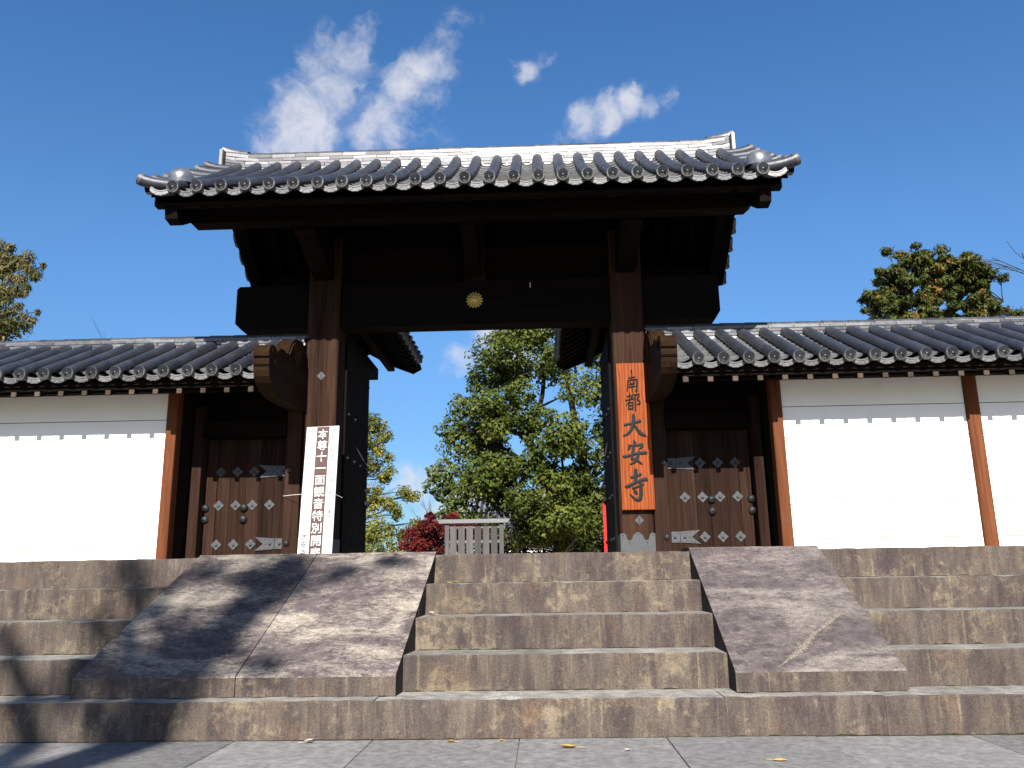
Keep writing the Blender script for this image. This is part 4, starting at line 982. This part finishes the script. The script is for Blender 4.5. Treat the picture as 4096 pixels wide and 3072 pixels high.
# cypress over the right wall
limbs = [([(16.7, 25, 1.4), (16.7, 25, 8), (16.6, 25, 13.3)], .35, .06), ([(16.7, 25, 9), (18.0, 24.8, 10.6), (19.3, 24.8, 11.6)], .14, .04), ([(16.7, 25, 8.6), (15.4, 24.8, 9.8), (14.2, 24.8, 10.7)], .14, .04), ([(16.7, 25, 10.2), (17.6, 24.8, 11.6), (18.2, 24.8, 12.6)], .10, .03), ([(16.7, 25, 10.6), (15.8, 24.8, 11.8), (15.3, 24.8, 12.5)], .10, .03)]
cl, rd = [], []
while len(cl) < 520:      # foliage pads spread through the crown, gaps between them
    z = 8.4+5.2*rng.random()**.8; w = .6+(14.1-z)*.86
    a = rng.random()*2*math.pi; q = .35+.65*rng.random()**.5
    px, py = 16.75+w*q*math.cos(a), 25+w*q*math.sin(a)*.55
    if py > 25.6: continue
    pr = .5+.4*rng.random()
    for k in range(10):
        e = rng.normal(size=3)*np.array([pr*.75, pr*.4, pr*.36])
        cl.append((px+e[0], py+e[1], z+e[2]-.12*abs(e[0]))); rd.append(.16+.16*rng.random())
tree('cypress_tree', 'broad cypress with rusty tinged foliage rising over the right wall', 'tree', (16.7, 25, 1.47), limbs, cl, rd, L_CONIFER, 150, .19, twig=.03, droop=1.6, squash=.7, core=.05, up=.6, aspect=.34)
# left edge: ochre evergreen with bamboo plumes above it
cl, rd = shell_clumps(46, (-18.1, 18, 8.3), (2.3, 1.5, 2.2), .4, 6.0, .2, (.4, .7))
tree('ochre_evergreen', 'dense ochre tinged evergreen at the left edge behind the wall', 'tree', (-17.2, 18, 1.47), [([(-17.2, 18, 1.4), (-17.1, 18, 5), (-17.0, 18, 8.5)], .2, .06)], cl, rd, L_OCHRE, 260, .15)
cl, rd = [], []
for x0, z0, x1, z1 in ((-17.6, 11.2, -15.7, 12.0), (-17.6, 10.8, -16.0, 11.5), (-17.6, 10.4, -16.2, 11.0), (-17.6, 10.2, -16.4, 10.5), (-17.6, 11.6, -16.2, 12.3), (-17.2, 9.4, -15.7, 10.15), (-17.7, 12.0, -16.8, 12.6)):
    for k in range(10):
        t = k/9; cl.append((x0+(x1-x0)*t, 18.6, z0+(z1-z0)*t*1.25-.55*t*t+random.uniform(-.30, .25))); rd.append(random.uniform(.22, .40)-.17*t)
tree('bamboo_clump', 'pale feathery bamboo plumes above the evergreen at the left edge', 'bamboo', (-17.6, 18.6, 1.47), [([(-17.7, 18.6, 1.4), (-17.6, 18.6, 8), (-17.3, 18.6, 12)], .06, .02), ([(-18.0, 18.8, 1.4), (-17.9, 18.8, 8), (-17.2, 18.7, 11)], .06, .02)], cl, rd, L_BAMBOO, 80, .26, twig=.012, droop=1.6, aspect=.16, squash=1.1, core=.0)
# bare branches: twigs at the right edge, saplings over the left wall, brush behind the screen
def bare_tree(name, label, base, trunk, n, spread, r0, group=None):
    t = thing(name, label, 'bush' if name.endswith('bush') else 'bare tree', base, group); m = MB()
    def grow(p, d, L, r, depth):
        nonlocal m
        q = p + d*L
        mid = p.lerp(q, .5) + Vector((random.gauss(0, .05), random.gauss(0, .05), random.gauss(0, .04)))*L
        m.tube([p, mid, q], [r, r*.8, r*.6], 5)
        if depth:
            for k in range(random.choice((2, 3))):
                nd = (d + Vector((random.gauss(0, spread), random.gauss(0, spread), random.gauss(.05, spread*.7)))).normalized()
                grow(p.lerp(q, random.uniform(.45, 1)), nd, L*random.uniform(.55, .8), r*.55, depth-1)
    for p, d, L, r, dp in trunk:
        grow(Vector(p), Vector(d).normalized(), L, r, dp)
        if name.endswith('bush'): m.put('stem', BARK, t); m = MB()
    if m.v: m.put('trunk', BARK, t)
    return t
bare_tree('bare_tree', 'bare twigs of a tree reaching in at the right edge', (15.8, 12.2, 1.47), [((15.8, 12.2, 1.4), (0, 0, 1), 5.5, .16, 0), ((15.8, 12.2, 6.3), (-.60, 0, .55), 2.0, .05, 3), ((15.8, 12.2, 6.0), (-.80, 0, .55), 2.3, .05, 3), ((15.8, 12.2, 6.8), (-.4, 0, .9), 2.0, .05, 3)], 4, .32, .1)
for x, y, h in ((-20.6, 30, 11.6), (-19.2, 30, 12.4), (-22.5, 30, 11.4)):
    bare_tree('sapling', {-20.6: 'thin bare sapling top just above the left wall ridge, middle of three', -19.2: 'tallest thin bare sapling top above the left wall ridge, nearest the gate', -22.5: 'low bare sapling top above the left wall ridge, nearest the evergreen'}[x], (x, y, 1.47), [((x, y, 1.4), (0, 0, 1), h-3.2, .07, 0), ((x, y, h-3.4), (.03, 0, 1), 1.9, .035, 3)], 3, .38, .03, 'bare saplings behind the left wall')
bare_tree('bare_bush', 'leafless brush standing behind the maple and the screen', (-1.9, 24, 1.47), [((-1.9+dx, 24, 1.4), (dx*.3, 0, 1), 1.4, .02, 3) for dx in (-1.2, -.8, -.3, .1)], 3, .28, .02)
bare_tree('dry_twig_bush', 'sprawling dry twigs to the right of the wooden screen', (.6, 15, 1.47), [((.6+dx, 15, 1.45), (dx, .1, .5), .55, .012, 3) for dx in (-.6, -.2, .5, .9)], 3, .35, .02)

# tree standing behind the camera: it throws the soft branch shadow over the left cheek and paving
UP = Vector((0, -9.0, 9.0/1.402))
def far(pts): return [tuple(Vector(p)+UP) for p in pts]
limbs = [([(-5.6, -18.6, -.05), (-5.0, -18.5, 3.0), (-4.2, -18.4, 7.0)]+far([(-3.3, -9.3, 3.4), (-2.75, -9.2, 5.2), (-2.2, -9.1, 7.2), (-1.75, -9.0, 9.2)]), .46, .20), (far([(-2.75, -9.2, 5.2), (-3.4, -9.2, 6.8), (-4.3, -9.3, 8.2)]), .20, .07), (far([(-2.3, -9.1, 6.6), (-3.0, -9.0, 7.9), (-3.4, -9, 9.0)]), .17, .06), (far([(-2.2, -9.1, 7.2), (-2.9, -9.2, 8.5), (-2.6, -9.2, 9.7)]), .09, .03), (far([(-2.0, -9.05, 8.0), (-1.2, -9, 8.8), (-.6, -9, 9.2)]), .06, .02)]
cl = far([(-4.4, -9.2, 6.2), (-4.9, -9.3, 6.9), (-2.5, -9.1, 8.2), (-3.1, -9.2, 7.6), (-2.3, -9.1, 7.6), (-2.0, -9.1, 9.0), (-3.6, -9.2, 8.4), (-1.2, -9, 8.9), (-5.4, -9.4, 6.6), (-5.0, -9.2, 5.8), (-2.2, -9, 9.5), (-.7, -9, 9.1), (-2.2, -9.1, 7.0), (-2.6, -9.1, 6.6)])
for k in range(26):
    cl += far([(random.uniform(-3.6, -1.5), -9.1+random.uniform(-.4, .4), random.uniform(6.9, 9.3))])
tree('street_tree', 'leaning tree standing behind the viewer beside the paving', 'tree', (-5.6, -18.6, -.03), limbs, cl, [.40, .42, .38, .34, .36, .32, .30, .22, .4, .36, .3, .22, .34, .34]+[random.uniform(.16, .34) for k in range(26)], L_CAMPHOR, 75, .14, twig=.03, core=.05)

# ------------------------------------------------------------------ fallen leaves
def leaf(x, y, z, rot, s, mat, label, curl=.35, cat='leaf'):
    P = [(0, 0), (.3, .26), (.62, .34), (1, .06), (.62, -.3), (.3, -.24)]
    m = MB(); v = []
    for a, b in P: v.append(((a-.5)*s, b*s, s*curl*(abs(b)*.9 + (a-.5)**2)))
    v2 = [(p[0], p[1], p[2]-.003) for p in v]
    mid = [((-.2)*s, 0, .01*s), (.12*s, .01*s, .01*s)]
    vv = v + mid
    f = [(0, 6, 1), (1, 6, 7, 2), (2, 7, 3), (3, 7, 4), (4, 7, 6, 5), (5, 6, 0)]
    m.add(vv, f); m.tube([(-.5*s, 0, .05*s), (-.75*s, .03*s, .09*s), (-.98*s, .1*s, .06*s)], .0022, 4)
    o = m.put('fallen_leaf', mat); o.matrix_basis = T(x, y, z+.003) @ RZ(rot) @ RX(random.uniform(-.1, .1))
    tag(o, label, cat, 'fallen leaves on the stone'); WORLD[o] = o.matrix_basis
leaf(-.985, -.115, 0, .6, .085, BLEAF, 'pale curled leaf on the paving below the left cheek slab', .9)
leaf(.145, -.14, 0, 2.9, .075, YLEAF, 'small yellow leaf on the paving, furthest left of the yellow ones', .6)
leaf(.54, -.10, 0, 2.6, .045, YLEAF, 'tiny tan leaf at the foot of the lowest step', .7)
leaf(1.056, -.40, 0, 2.9, .13, YLEAF, 'largest yellow leaf on the paving near the middle', .5)
leaf(1.486, -.50, 0, 1.1, .07, BLEAF, 'faint pinkish dry leaf on the paving right of the largest yellow one', .3)
leaf(2.49, -.90, 0, -.2, .10, YLEAF, 'yellow leaf near the right front of the paving', .3)
leaf(-.20, 1.30, .9, 2.2, .10, BLEAF, 'pale leaf on a step beside the left cheek slab, lower of two', 1.0)
leaf(-.02, 1.80, 1.2, .4, .09, YLEAF, 'yellowish leaf on the upper step beside the left cheek slab', .5)
leaf(-5.25, 1.80, 1.2, .4, .09, YLEAF, 'yellow leaf on the upper step at the far left', .5)
